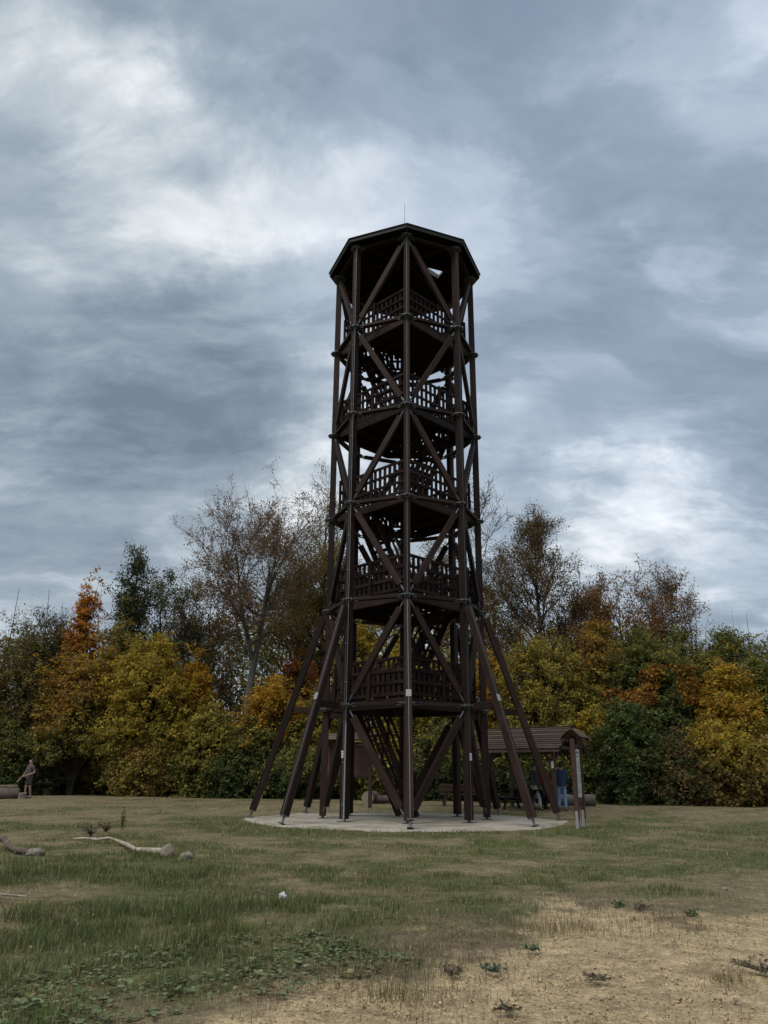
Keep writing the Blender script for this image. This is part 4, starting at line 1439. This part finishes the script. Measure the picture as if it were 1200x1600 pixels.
log_thing('log', 'thick short log with pale round end, behind the far information board', 'log', lying(574, 584, 35.2, 36.2, .27), .27, M['log'])
log_thing('log', 'slimmer weathered log lying next to the thick short log', 'log', lying(586, 622, 36.0, 36.0, .19), .19, M['log'])
log_thing('log', 'large dark log lying behind the man in the navy jacket', 'log', lying(874, 931, 35.0, 34.8, .24), .24, M['log'])
log_thing('log', 'big grey log lying in front of the man in shorts', 'log', lying(-45, 27, 37.2, 37.6, .24), .24, M['log'])
log_thing('log', 'thinner dark log resting on top of the big grey log', 'log', lying(-30, 24, 37.7, 38.0, .1, lift=.50), .10, M['drift_dark'])
log_thing('stump', 'low pale stump with split side beside the feet of the man in shorts', 'stump', [(X(33, 37.4), 37.4, -.02), (X(33, 37.4), 37.42, .2), (X(33, 37.4), 37.4, .42)], [.22, .19, .17], M['log'], wob=.12)
log_thing('post', 'short pale wooden post behind the tower stair', 'post', [(X(648, 34), 34, -.05), (X(648, 34), 34, .4), (X(648, 34), 34, .82)], [.085, .08, .08], M['log'])


def bench(label, x_, y_, rz, L=1.5):
    b = empty('bench', (x_, y_, gz(x_, y_)), label, 'bench', None, rz)
    for i in range(3):
        bar('seat_plank', (-L / 2, -.16 + .16 * i, .45), (L / 2, -.16 + .16 * i, .45), rect(.14, .045), M['stain_red'], b, (0, 0, 1))
    for i in range(2):
        bar('back_plank', (-L / 2, .25 + .02 * i, .62 + .17 * i), (L / 2, .25 + .02 * i, .62 + .17 * i), rect(.13, .035), M['stain_red'], b, (0, -1, 0))
    for s in (-1, 1):
        bar('leg', (s * L * .38, -.15, 0), (s * L * .38, -.15, .42), rect(.09, .08), M['stain_red'], b)
        bar('leg', (s * L * .38, .20, 0), (s * L * .38, .32, .88), rect(.09, .06), M['stain_red'], b)
    return b


bench('red brown bench behind the right front tower column', X(713, 34.5), 34.5, R(6), 1.3)
bench('dark bench between the right splayed legs and the shelter', X(748, 34.2), 34.2, R(-12), 1.1)


# ---------------------------------------------------------------- people
def skin_mesh(name, verts, edges, mat, parent, root_i=0, sub=1):
    """verts: [(x, y, z, r) or (x, y, z, rx, ry)]"""
    me = bpy.data.meshes.new(name)
    me.from_pydata([v[:3] for v in verts], edges, [])
    o = link(name, me, parent, mat)
    mod = o.modifiers.new('skin', 'SKIN')
    mod.use_smooth_shade = True
    lay = me.skin_vertices[0] if me.skin_vertices else None
    if lay is None:
        bm_ = bmesh.new()
        bm_.from_mesh(me)
        bm_.verts.layers.skin.verify()
        bm_.to_mesh(me)
        bm_.free()
        lay = me.skin_vertices[0]
    for i, v in enumerate(verts):
        lay.data[i].radius = (v[3], v[4] if len(v) > 4 else v[3])
        lay.data[i].use_root = (i == root_i)
    s = o.modifiers.new('smooth', 'SUBSURF')
    s.levels = s.render_levels = sub
    dg = bpy.context.evaluated_depsgraph_get()
    me2 = bpy.data.meshes.new_from_object(o.evaluated_get(dg))
    o.modifiers.clear()
    o.data = me2
    if not me2.materials:
        me2.materials.append(mat)
    return o


def person(label, loc, rz, top, legs, sleeve='long', shorts=False, hair=True, arm_r=None, arm_l=None, leg_r=None, leg_l=None, lean=0., head=0., scale=1., hood=None):
    """figure 1.75 m tall facing local -Y; arm_* = (elbow, hand), leg_* = (knee, ankle) in metres"""
    root = empty('person', loc, label, 'person', None, rz)
    root.scale = (scale,) * 3
    ar = arm_r or ((-.27, .0, 1.12), (-.27, -.10, .87))
    al = arm_l or ((.27, .0, 1.12), (.27, -.10, .87))
    lr = leg_r or ((-.10, -.03, .50), (-.11, .02, .09))
    ll = leg_l or ((.10, -.03, .50), (.11, .02, .09))
    ly = -lean
    sh = 1.44
    hp = (0, ly * 1.25, 1.63)
    V = [(0, 0, .93, .13, .10), (0, ly * .4, 1.15, .12, .09), (0, ly * .9, 1.38, .13, .09), (0, ly * 1.05, 1.49, .055), hp[:3] + (.085,), (hp[0], hp[1], 1.71, .065)]
    E_ = [(0, 1), (1, 2), (2, 3), (3, 4), (4, 5)]
    hf = (math.sin(head), -math.cos(head))
    V.append((hp[0] + hf[0] * .10, hp[1] + hf[1] * .10, 1.625, .018))
    E_.append((4, len(V) - 1))                               # nose
    for sgn in (-1, 1):
        V.append((hp[0] + sgn * hf[1] * -.088, hp[1] + sgn * hf[0] * .088, 1.63, .018))
        E_.append((4, len(V) - 1))                           # ears
    for sx_, (el_, ha) in ((-1, ar), (1, al)):
        b = len(V)
        V += [(sx_ * .185, ly * .95, sh, .062), (*el_, .043), (*ha, .030)]
        E_ += [(2, b), (b, b + 1), (b + 1, b + 2)]
        d = unit(np.array(ha) - np.array(el_))
        sd_ = unit(np.cross(d, [0, 1., .2]))
        pa_ = np.array(ha) + d * .05
        V.append((*pa_, .034, .018))
        E_.append((b + 2, b + 3))
        pal = b + 3
        for j, ln in enumerate((.075, .085, .08, .06)):
            o_ = sd_ * (-.027 + .018 * j)
            f1 = pa_ + d * .045 + o_
            f2 = f1 + d * ln * .55 + np.array([0, -.008, 0])
            f3 = f2 + d * ln * .45 + np.array([0, -.018, 0])
            c = len(V)
            V += [(*f1, .009), (*f2, .0085), (*f3, .007)]
            E_ += [(pal, c), (c, c + 1), (c + 1, c + 2)]
        c = len(V)
        th = pa_ + sd_ * -.038 - d * .01
        V += [(*th, .012), (*(th + d * .045 - sd_ * .012), .009)]
        E_ += [(pal, c), (c, c + 1)]
    feet = []
    for sx_, (kn, an) in ((-1, lr), (1, ll)):
        b = len(V)
        V += [(sx_ * .09, 0, .86, .085), (*kn, .058), (*an, .040), (an[0], an[1] - .12, max(.03, an[2] - .055), .032)]
        E_ += [(0, b), (b, b + 1), (b + 1, b + 2), (b + 2, b + 3)]
        feet.append(an)
    skin_mesh('body', V, E_, M['skin'], root, sub=2)
    # top
    V = [(0, ly * .1, .80, .195, .155), (0, ly * .2, .95, .19, .155), (0, ly * .4, 1.15, .185, .152), (0, ly * .9, 1.38, .19, .145), (0, ly * 1.0, 1.50, .095)]
    E_ = [(0, 1), (1, 2), (2, 3), (3, 4)]
    for sx_, (el_, ha) in ((-1, ar), (1, al)):
        b = len(V)
        e_ = np.array(el_)
        s0_ = np.array([sx_ * .19, ly * .95, sh])
        if sleeve == 'long':
            hh_ = e_ + (np.array(ha) - e_) * .92
            V += [(*s0_, .078), (*e_, .060), (*hh_, .048)]
            E_ += [(3, b), (b, b + 1), (b + 1, b + 2)]
        else:
            V += [(*s0_, .078), (*(s0_ + (e_ - s0_) * .75), .068)]
            E_ += [(3, b), (b, b + 1)]
    if hood:
        V.append((0, ly + .09, 1.47, .10, .07))
        E_.append((3, len(V) - 1))
    skin_mesh('jacket' if sleeve == 'long' else 'shirt', V, E_, top, root)
    # trousers
    V = [(0, 0, 1.0, .150, .112)]
    E_ = []
    for sx_, (kn, an) in ((-1, lr), (1, ll)):
        b = len(V)
        kn, an = np.array(kn), np.array(an)
        if shorts:
            V += [(sx_ * .092, 0, .85, .105), (*(np.array([sx_ * .092, 0, .85]) * .12 + kn * .88), .088)]
            E_ += [(0, b), (b, b + 1)]
        else:
            V += [(sx_ * .092, 0, .85, .102), (*kn, .074), (*(kn * .06 + an * .94), .062)]
            E_ += [(0, b), (b, b + 1), (b + 1, b + 2)]
    skin_mesh('shorts' if shorts else 'trousers', V, E_, legs, root)
    for an in feet:
        skin_mesh('shoe', [(an[0], an[1] + .03, an[2] - .03, .048), (an[0], an[1] - .07, an[2] - .045, .045, .04), (an[0], an[1] - .17, an[2] - .055, .036, .028)],
                  [(0, 1), (1, 2)], M['shoe'], root)
    if hair:
        skin_mesh('hair', [(hp[0] - hf[0] * .012, hp[1] - hf[1] * .012, 1.75, .135), (hp[0] - hf[0] * .05, hp[1] - hf[1] * .05, 1.64, .082), (hp[0] - hf[0] * .055, hp[1] - hf[1] * .055, 1.57, .055)],
                  [(0, 1), (1, 2)], M['hair'], root)
    for sgn in (-1, 1):
        bm_ = bmesh.new()
        bmesh.ops.create_uvsphere(bm_, u_segments=8, v_segments=6, radius=.012)
        me = bpy.data.meshes.new('eye')
        bm_.to_mesh(me)
        bm_.free()
        e_ = link('eye', me, root, M['hair'])
        e_.location = (hp[0] + hf[0] * .080 - sgn * hf[1] * .032, hp[1] + hf[1] * .080 + sgn * hf[0] * .032, 1.655)
    bm_ = bmesh.new()
    bmesh.ops.create_cube(bm_, size=1, matrix=Matrix.Translation((hp[0] + hf[0] * .083, hp[1] + hf[1] * .083, 1.578)) @ Matrix.Rotation(head, 4, 'Z') @ Matrix.Diagonal((.045, .012, .008, 1)))
    me = bpy.data.meshes.new('mouth')
    bm_.to_mesh(me)
    bm_.free()
    link('mouth', me, root, M['red'])
    return root


def foot_at(u, D):
    xx = X(u, D)
    return (xx, D, gz(xx, D) - .01)


person('person in grey mauve t-shirt and charcoal shorts reaching towards the stacked logs', foot_at(41, 38.4), R(-40), M['shirt'], M['shorts'], sleeve='short', shorts=True,
       arm_r=((-.31, -.08, 1.12), (-.44, -.24, .86)), arm_l=((.30, .06, 1.14), (.14, -.22, 1.02)), lean=.03, head=-.2,
       leg_r=((-.10, -.07, .50), (-.11, -.06, .09)), leg_l=((.10, .02, .50), (.11, .10, .09)), scale=1.0)
person('person in navy jacket and blue jeans standing with back turned by the shelter', foot_at(880, 31.6), R(172), M['navy'], M['jeans'], arm_r=((-.25, -.03, 1.13), (-.20, -.22, .98)), arm_l=((.25, -.03, 1.13), (.20, -.22, .98)),
       leg_r=((-.11, -.02, .50), (-.13, .02, .09)), leg_l=((.11, -.02, .50), (.13, .04, .09)), hood=True, scale=1.0)
person('person in dark top and pale grey trousers stepping forward under the shelter', foot_at(838, 32.3), R(55), M['shorts'], M['grey_cloth'],
       leg_r=((-.10, -.20, .52), (-.11, -.26, .09)), leg_l=((.10, .0, .50), (.11, .20, .11)), scale=.98)
person('person in dark red jacket and black trousers, half hidden by the splayed tower leg', foot_at(852, 32.9), R(30), M['red'], M['shorts'], scale=.96)

# ---------------------------------------------------------------- driftwood, stones, sticks, litter in the grass
def gp(u, y, up=0.):
    p = gpt(u, y)
    return (p[0], p[1], gz(p[0], p[1]) + up)


log_thing('branch', 'bleached crooked branch lying in the grass, thick broken end at the right', 'branch',
          [gp(114, 1314, .03), gp(132, 1316, .06), gp(152, 1318, .06), (gp(170, 1319, .10)), gp(184, 1322, .07), gp(198, 1329, .08), gp(212, 1336, .08), gp(228, 1338, .08), gp(246, 1338, .07), gp(258, 1338, .06)],
          [.012, .018, .026, .022, .032, .038, .036, .050, .055, .048], M['drift'], k=9, wob=.13)
log_thing('branch', 'dark broken branch pointing at the pale block, at the left end of the grass', 'branch',
          [gp(-14, 1324, .16), gp(3, 1325, .15), gp(14, 1331, .08), gp(26, 1335, .06), gp(40, 1337, .06)], [.035, .055, .05, .05, .055], M['drift_dark'], k=9, wob=.09)
log_thing('stick', 'thin pale stick lying in the long grass at the left', 'stick', [gp(-20, 1398, .05), gp(10, 1401, .05), gp(42, 1402, .04)], [.012, .013, .009], M['drift'], k=6)
log_thing('twig', 'thin dark twig lying beside the crumpled white tissue', 'twig', [gp(384, 1405, .04), gp(402, 1402, .06), gp(420, 1405, .04), gp(446, 1407, .03)], [.006, .009, .007, .005], M['drift_dark'], k=5, ends=False)


def rock(name, label, cat, c, size, mat, seed, squash=.7, sub=3, crumple=.25, group=None):
    bm_ = bmesh.new()
    bmesh.ops.create_icosphere(bm_, subdivisions=sub, radius=1)
    r_ = np.random.default_rng(seed)
    off = r_.uniform(0, 50)
    for v in bm_.verts:
        k_ = 1 + crumple * 2 * (float(fbm(np.array([v.co.x * 1.3 + off]), np.array([v.co.y * 1.3 + v.co.z * 1.7 + off]), 3)[0]) - .5)
        v.co = v.co * k_
        v.co.x *= size[0]
        v.co.y *= size[1]
        v.co.z *= size[2]
    me = bpy.data.meshes.new(name)
    bm_.to_mesh(me)
    bm_.free()
    for p in me.polygons:
        p.use_smooth = True
    o = link(name, me, None, mat)
    o.location = c
    return tag(o, label, cat, group)


rock('stone', 'rounded pale stone at the broken end of the bleached branch', 'stone', gp(292, 1343, .02), (.115, .10, .10), M['stone'], 3, crumple=.5)
rock('root_lump', 'knobbly root lump stuck to the thick end of the bleached branch', 'root', gp(262, 1341, .05), (.11, .09, .13), M['drift'], 5, crumple=.6)
rock('stone_block', 'pale flat stone block at the tip of the dark broken branch', 'stone', gp(54, 1338, .035), (.17, .11, .085), M['stone'], 8, crumple=.5)
rock('tissue', 'crumpled white tissue lying in the grass', 'litter', gp(441, 1410, .05), (.042, .035, .042), M['tissue'], 11, crumple=.9)
for i, (u, y, s_, lb) in enumerate(((1150, 1567, .018, 'pale pinkish stone at the right end of the sandy path'), (555, 1430, .03, 'small bleached stone on the brown turf'), (1131, 1390, .05, 'yellowish stone in the turf beyond the sandy path'),
                                    (562, 1532, .012, 'tiny white pebble at the near edge of the leafy weeds'), (884, 1593, .014, 'flat tan stone low on the sandy path'))):
    rock('stone', lb, 'stone', gp(u, y, s_ * .3), (s_, s_ * .8, s_ * .6), M['stone'], 20 + i, sub=2)


def weed(name, label, u, y, n, rad, ht, cols, ls=(.03, .06), up=.6, group='weeds growing on the sandy path', stalks=6, at_=None):
    """small plant: stalks and leaves of its own"""
    if group and group.startswith('weeds growing'):
        rad, ht, n = rad * .95, ht * .40, int(n * .9)
        cols = tuple(tuple(1.25 * v for v in c_) for c_ in cols)
        ls = (ls[0] * .8, ls[1] * .75)
    c = np.array(gp(u, y) if at_ is None else at_)
    root = empty(name, c, label, 'plant', group)
    a = rng.uniform(0, 6.283, stalks)
    r_ = rad * rng.uniform(.3, 1., stalks)
    tip = np.stack([np.cos(a) * r_, np.sin(a) * r_, ht * rng.uniform(.5, 1., stalks)], 1)
    s = np.linspace(0, 1, 5)[None, :, None]
    P = tip[:, None] * np.concatenate([s ** 1.2, s ** 1.2, s ** .8], 2)
    v, f = tubes(P, np.tile(np.linspace(.005, .002, 5), (stalks, 1)), 4)
    link('stem', np_mesh('stem', v, f, [M['blade']], tint=np.tile(np.array(cols[0]) * .8, (len(v), 1))), root)
    b = rng.integers(0, stalks, n)
    p, d = pick(P, b, rng.uniform(.15, 1, n))
    p = p + rng.normal(0, .018, (n, 3))
    p[:, 2] = np.maximum(p[:, 2], .012)
    nn = rng.normal(0, .6, (n, 3)) + UP * up
    link('foliage', leaves_mesh('foliage', p, nn, rng.uniform(ls[0], ls[1], n), palette(cols, [1] * len(cols), n)), root)
    return root


WG = ((.085, .125, .05), (.11, .14, .06), (.07, .095, .048))
WD = ((.12, .10, .07), (.095, .082, .058), (.16, .13, .09))
WB = ((.085, .11, .085), (.06, .085, .06), (.10, .12, .09))
weed('weed', 'flat blue green rosette weed nearest the leafy weed patch, on the sandy path', 768, 1522, 70, .11, .05, WB)
weed('weed', 'dark dried weed lying flat in the middle of the sandy path', 932, 1536, 70, .13, .05, WD, stalks=9)
weed('weed', 'green low weed behind the dark dried one, at the far edge of the sandy path', 968, 1414, 90, .18, .08, WG)
weed('weed', 'brown upright dry weed beside the green low weed', 1000, 1420, 60, .16, .17, WD, stalks=10)
weed('weed', 'dark green weed at the back edge of the sandy path, right side', 1085, 1430, 80, .15, .08, WG)
weed('weed', 'dead dark weed at the near bottom of the sandy path', 792, 1582, 70, .10, .05, WD, stalks=9)
weed('weed', 'small green weed in the bottom middle of the sandy path', 832, 1488, 60, .10, .06, WG)
weed('weed', 'dry reddish weed with bare stalks at the right end of the sandy path', 1190, 1520, 120, .28, .16, WD, stalks=16)
weed('weed', 'thin dry weed with upright stalks beside the leafy weed patch', 706, 1528, 60, .12, .12, WD, stalks=9)
weed('tall_weed', 'lone tall leafy weed stalk standing in the meadow left of the tower', 190, 1300, 130, .07, .55, WG + OLV, ls=(.03, .055), group=None, stalks=5)
weed('tall_weed', 'brown dry weed tuft behind the bleached branch', 142, 1308, 120, .28, .28, WD, group=None, stalks=22)
weed('tall_weed', 'second brown dry weed tuft, nearer the lone tall weed stalk', 165, 1302, 120, .26, .25, WD + BRN, group=None, stalks=22)


# ---------------------------------------------------------------- grass, leaves, pebbles
def blades(name, n, rmin, rmax, hfun, wscale, seed, accept, power=-.35, th=33, tone=0., deep=0.):
    r_ = np.random.default_rng(seed)
    u = r_.random(n)
    q = power + 1
    rad = (rmin ** q + u * (rmax ** q - rmin ** q)) ** (1 / q)
    a = r_.uniform(-R(th), R(th), n)
    x_, y_ = rad * np.sin(a), rad * np.cos(a)
    pth, green, bare = cover(x_, y_)
    pr = accept(pth, green, bare, x_, y_)
    rr_ = np.hypot(x_ - TX, y_ - TY)
    k_ = (r_.random(n) < pr) & (rr_ > PAD_R - .12 + .28 * (fbm(x_ * 1.4, y_ * 1.4, 3) - .5) * 2 + .06 * r_.normal(size=n))
    x_, y_, rad, pth, green = x_[k_], y_[k_], rad[k_], pth[k_], green[k_]
    n = len(x_)
    tuft = fbm(x_ * 2.3 + 50, y_ * 2.3, 3)
    h = hfun(x_, y_, green, tuft) * r_.uniform(.5, 1.35, n)
    w = wscale * (.6 + .055 * rad) * r_.uniform(.7, 1.3, n)
    az = r_.uniform(0, 6.283, n)
    lean = r_.uniform(.1, .9, n) * h
    side = np.stack([-np.sin(az), np.cos(az), np.zeros(n)], 1)
    b = np.stack([x_, y_, ground_h(x_, y_) - .025], 1)
    tp = b + np.stack([np.cos(az) * lean, np.sin(az) * lean, h * np.sqrt(np.clip(1 - (lean / h * .8) ** 2, .1, 1)) + .02], 1)
    md = b * .5 + tp * .5 + np.array([0, 0, 1.]) * (h * .12)[:, None]
    V = np.stack([b - side * w[:, None] * .5, b + side * w[:, None] * .5, md + side * w[:, None] * .4, md - side * w[:, None] * .4, tp], 1).reshape(-1, 3)
    i = np.arange(n)[:, None] * 5
    Q = i + np.array([[0, 1, 2, 3]])
    T3 = i + np.array([[3, 2, 4]])
    gcol = palette(((.078, .114, .034), (.11, .132, .045), (.145, .148, .056), (.065, .088, .030)), (3, 3, 2, 2), n, .2)
    dcol = palette(((.28, .228, .126), (.23, .185, .10), (.35, .295, .18), (.16, .13, .075)), (3, 3, 2, 2), n, .2)
    isg = r_.random(n) < np.clip(.08 + .58 * green + .8 * (tuft - .5), 0, 1)
    if deep:                                  # rank, dark green tufts
        isg |= r_.random(n) < .8
        gcol = gcol * deep
    if tone:                                  # dead, brown grass
        isg &= r_.random(n) < .25
        dcol = dcol * np.array([tone, tone * .93, tone * .88])
    tint = np.where(isg[:, None], gcol, dcol)
    o = link(name, np_mesh(name, V, [Q, T3], [M['blade']], tint=np.repeat(tint, 5, 0)))
    return tag(o, kind='stuff')


blades('grass', 150000, 3.8, 12.5, lambda x_, y_, g, t_: (.030 + .065 * g * sstep(.35, .7, t_)) , .0042, 1,
       lambda p, g, b, x_, y_: (1 - p) * (.35 + .65 * g) * (1 - .6 * b) + .003)
blades('grass', 120000, 11.0, 24.0, lambda x_, y_, g, t_: (.03 + .06 * g * sstep(.4, .7, t_)), .005, 2,
       lambda p, g, b, x_, y_: (1 - p) * (.4 + .6 * g) * (1 - .5 * b) + .01)
blades('grass', 90000, 22.0, 46.0, lambda x_, y_, g, t_: (.035 + .05 * g * sstep(.4, .7, t_)), .0055, 3,
       lambda p, g, b, x_, y_: (1 - p) * (.4 + .6 * g) * (1 - .4 * b), power=-.2)
blades('withered_grass', 90000, 4.4, 14.0, lambda x_, y_, g, t_: .03 + .03 * t_, .004, 7,
       lambda p, g, b, x_, y_: b * (1 - .75 * p) * np.exp(-(poly_sd(x_, y_, PATH) / .9) ** 2) * .9 + .035 * p * sstep(.58, .68, fbm(x_ * 2.2 + 5, y_ * 2.2 + 9, 3)), th=32, tone=.55)
# long lush tufts left of the path
LUSH = [(gp(*p)[:2], r_) for p, r_ in (((250, 1440), 1.1), ((150, 1465), .8), ((330, 1425), .8), ((60, 1440), .9), ((430, 1440), .7), ((480, 1420), .5), ((330, 1470), .6), ((180, 1340), .9), ((60, 1370), .9), ((270, 1370), .9))]


def lush(x_, y_):
    m = np.zeros(x_.shape)
    for (c, r_) in LUSH:
        m = np.maximum(m, np.exp(-((x_ - c[0]) ** 2 + (y_ - c[1]) ** 2) / (r_ * r_)))
    return m * sstep(.46, .66, fbm(x_ * 2.6 + 90, y_ * 2.6 + 14, 3))


blades('long_grass', 260000, 5.6, 16.0, lambda x_, y_, g, t_: (.05 + .10 * lush(x_, y_)), .0046, 4, lambda p, g, b, x_, y_: (1 - p) * lush(x_, y_), power=.2, deep=.88)
# green tufts standing on the bare path edge
TUF = [(gp(*p)[:2], r_) for p, r_ in (((625, 1556), .16), ((870, 1450), .22), ((905, 1446), .16), ((850, 1452), .16), ((660, 1492), .2), ((1140, 1530), .15))]
blades('path_grass', 90000, 4.5, 11.0, lambda x_, y_, g, t_: .07 + 0 * x_, .0045, 5,
       lambda p, g, b, x_, y_: np.clip(sum(np.exp(-((x_ - c[0]) ** 2 + (y_ - c[1]) ** 2) / (r_ * r_)) for c, r_ in TUF), 0, 1), th=30)

# low broad leaved weeds
nW = 5000
wp = []
WREG = np.array([gpt(*p)[:2] for p in ((-40, 1545), (60, 1525), (170, 1490), (330, 1470), (430, 1470), (520, 1462), (600, 1492), (655, 1508), (610, 1528), (470, 1556), (330, 1580), (120, 1620), (-60, 1640))])
lo_, hi_ = WREG.min(0), WREG.max(0)
cand = rng.uniform(lo_, hi_, (nW * 3, 2))
sdw = poly_sd(cand[:, 0], cand[:, 1], WREG)
kk = (sdw + .5 * (fbm(cand[:, 0] * 2, cand[:, 1] * 2, 3) - .5) > 0) & (fbm(cand[:, 0] * 3.2 + 7, cand[:, 1] * 3.2, 3) > .36) & (rng.random(len(cand)) < .30)
cand = cand[kk][:nW]
n = len(cand)
ang_ = np.linspace(0, 2 * np.pi, 8)[:-1]
out_r = np.array([.35, .9, 1.0, .96, .96, 1.0, .9])       # notch at the stalk
az = rng.uniform(0, 6.283, n)
tl = rng.normal(0, .22, (n, 2))
sz = rng.uniform(.008, .022, n) * rng.choice([1, 1, 1.5], n)
cz = ground_h(cand[:, 0], cand[:, 1]) + rng.uniform(.006, .035, n)
lx = np.cos(ang_[None] + az[:, None]) * out_r * sz[:, None]
ly_ = np.sin(ang_[None] + az[:, None]) * out_r * sz[:, None]
lz = lx * tl[:, :1] + ly_ * tl[:, 1:] + sz[:, None] * .18
rim_ = np.stack([cand[:, :1] + lx, cand[:, 1:] + ly_, cz[:, None] + lz], -1)
cen_ = np.stack([cand[:, 0], cand[:, 1], cz], 1)[:, None]
V = np.concatenate([cen_, rim_], 1).reshape(-1, 3)
i0 = np.arange(n)[:, None] * 8
F = np.concatenate([i0 + np.array([[0, 1 + j, 1 + (j + 1) % 7]]) for j in range(7)])
wt = palette(((.100, .126, .054), (.12, .145, .064), (.075, .10, .042), (.16, .15, .07)), (3, 3, 2, 1), n, .2)
tag(link('ground_cover_weeds', np_mesh('ground_cover_weeds', V, F, [M['weed_leaf']], tint=np.repeat(wt, 8, 0))), kind='stuff')

# fallen leaves
n = 2600
rad = rng.uniform(5, 42, n)
a = rng.uniform(-R(33), R(33), n)
x_, y_ = rad * np.sin(a), rad * np.cos(a)
pz = ground_h(x_, y_) + .03
tint = palette(((.30, .24, .13), (.33, .27, .16), (.28, .18, .05), (.20, .12, .055), (.36, .32, .23)), (2, 2, 1, 2, 1), n)
fl_ = link('fallen_leaves', leaves_mesh('fallen_leaves', np.stack([x_, y_, pz], 1), UP + rng.normal(0, .35, (n, 3)), rng.uniform(.02, .045, n), tint))
tag(fl_, kind='stuff')

# gravel on the path
n = 42000
u = rng.random(n)
rad = (4.0 ** .6 + u * (12. ** .6 - 4.0 ** .6)) ** (1 / .6)
a = rng.uniform(-R(20), R(34), n)
x_, y_ = rad * np.sin(a), rad * np.cos(a)
pth, green, bare = cover(x_, y_)
k_ = rng.random(n) < pth * (.3 + .9 * fbm(x_ * 1.3, y_ * 1.3, 3))
x_, y_ = x_[k_], y_[k_]
n = len(x_)
sz = rng.gamma(1.8, .0020, n) + .0022
oc = np.array([[1, 0, 0], [-.9, .2, 0], [0, 1, 0], [.1, -1, 0], [0, 0, .75], [0, 0, -.75]])
an = rng.uniform(0, 6.28, n)
ca, sa = np.cos(an)[:, None], np.sin(an)[:, None]
o3 = oc[None] * rng.uniform(.6, 1.3, (n, 6, 1))
ox, oy = o3[:, :, 0] * ca - o3[:, :, 1] * sa, o3[:, :, 0] * sa + o3[:, :, 1] * ca
V = np.stack([x_[:, None] + ox * sz[:, None], y_[:, None] + oy * sz[:, None], (ground_h(x_, y_) - .03 + .004)[:, None] + o3[:, :, 2] * sz[:, None] + .008], -1).reshape(-1, 3)
tri = np.array([(0, 2, 4), (2, 1, 4), (1, 3, 4), (3, 0, 4), (2, 0, 5), (1, 2, 5), (3, 1, 5), (0, 3, 5)])
F = (np.arange(n)[:, None, None] * 6 + tri[None]).reshape(-1, 3)
tint = palette(((.37, .285, .165), (.33, .25, .14), (.40, .32, .20), (.26, .195, .115), (.44, .37, .26)), (3, 3, 2, 2, 1), n, .15)
tag(link('gravel', np_mesh('gravel', V, F, [M['pebble']], tint=np.repeat(tint, 6, 0))), kind='stuff')
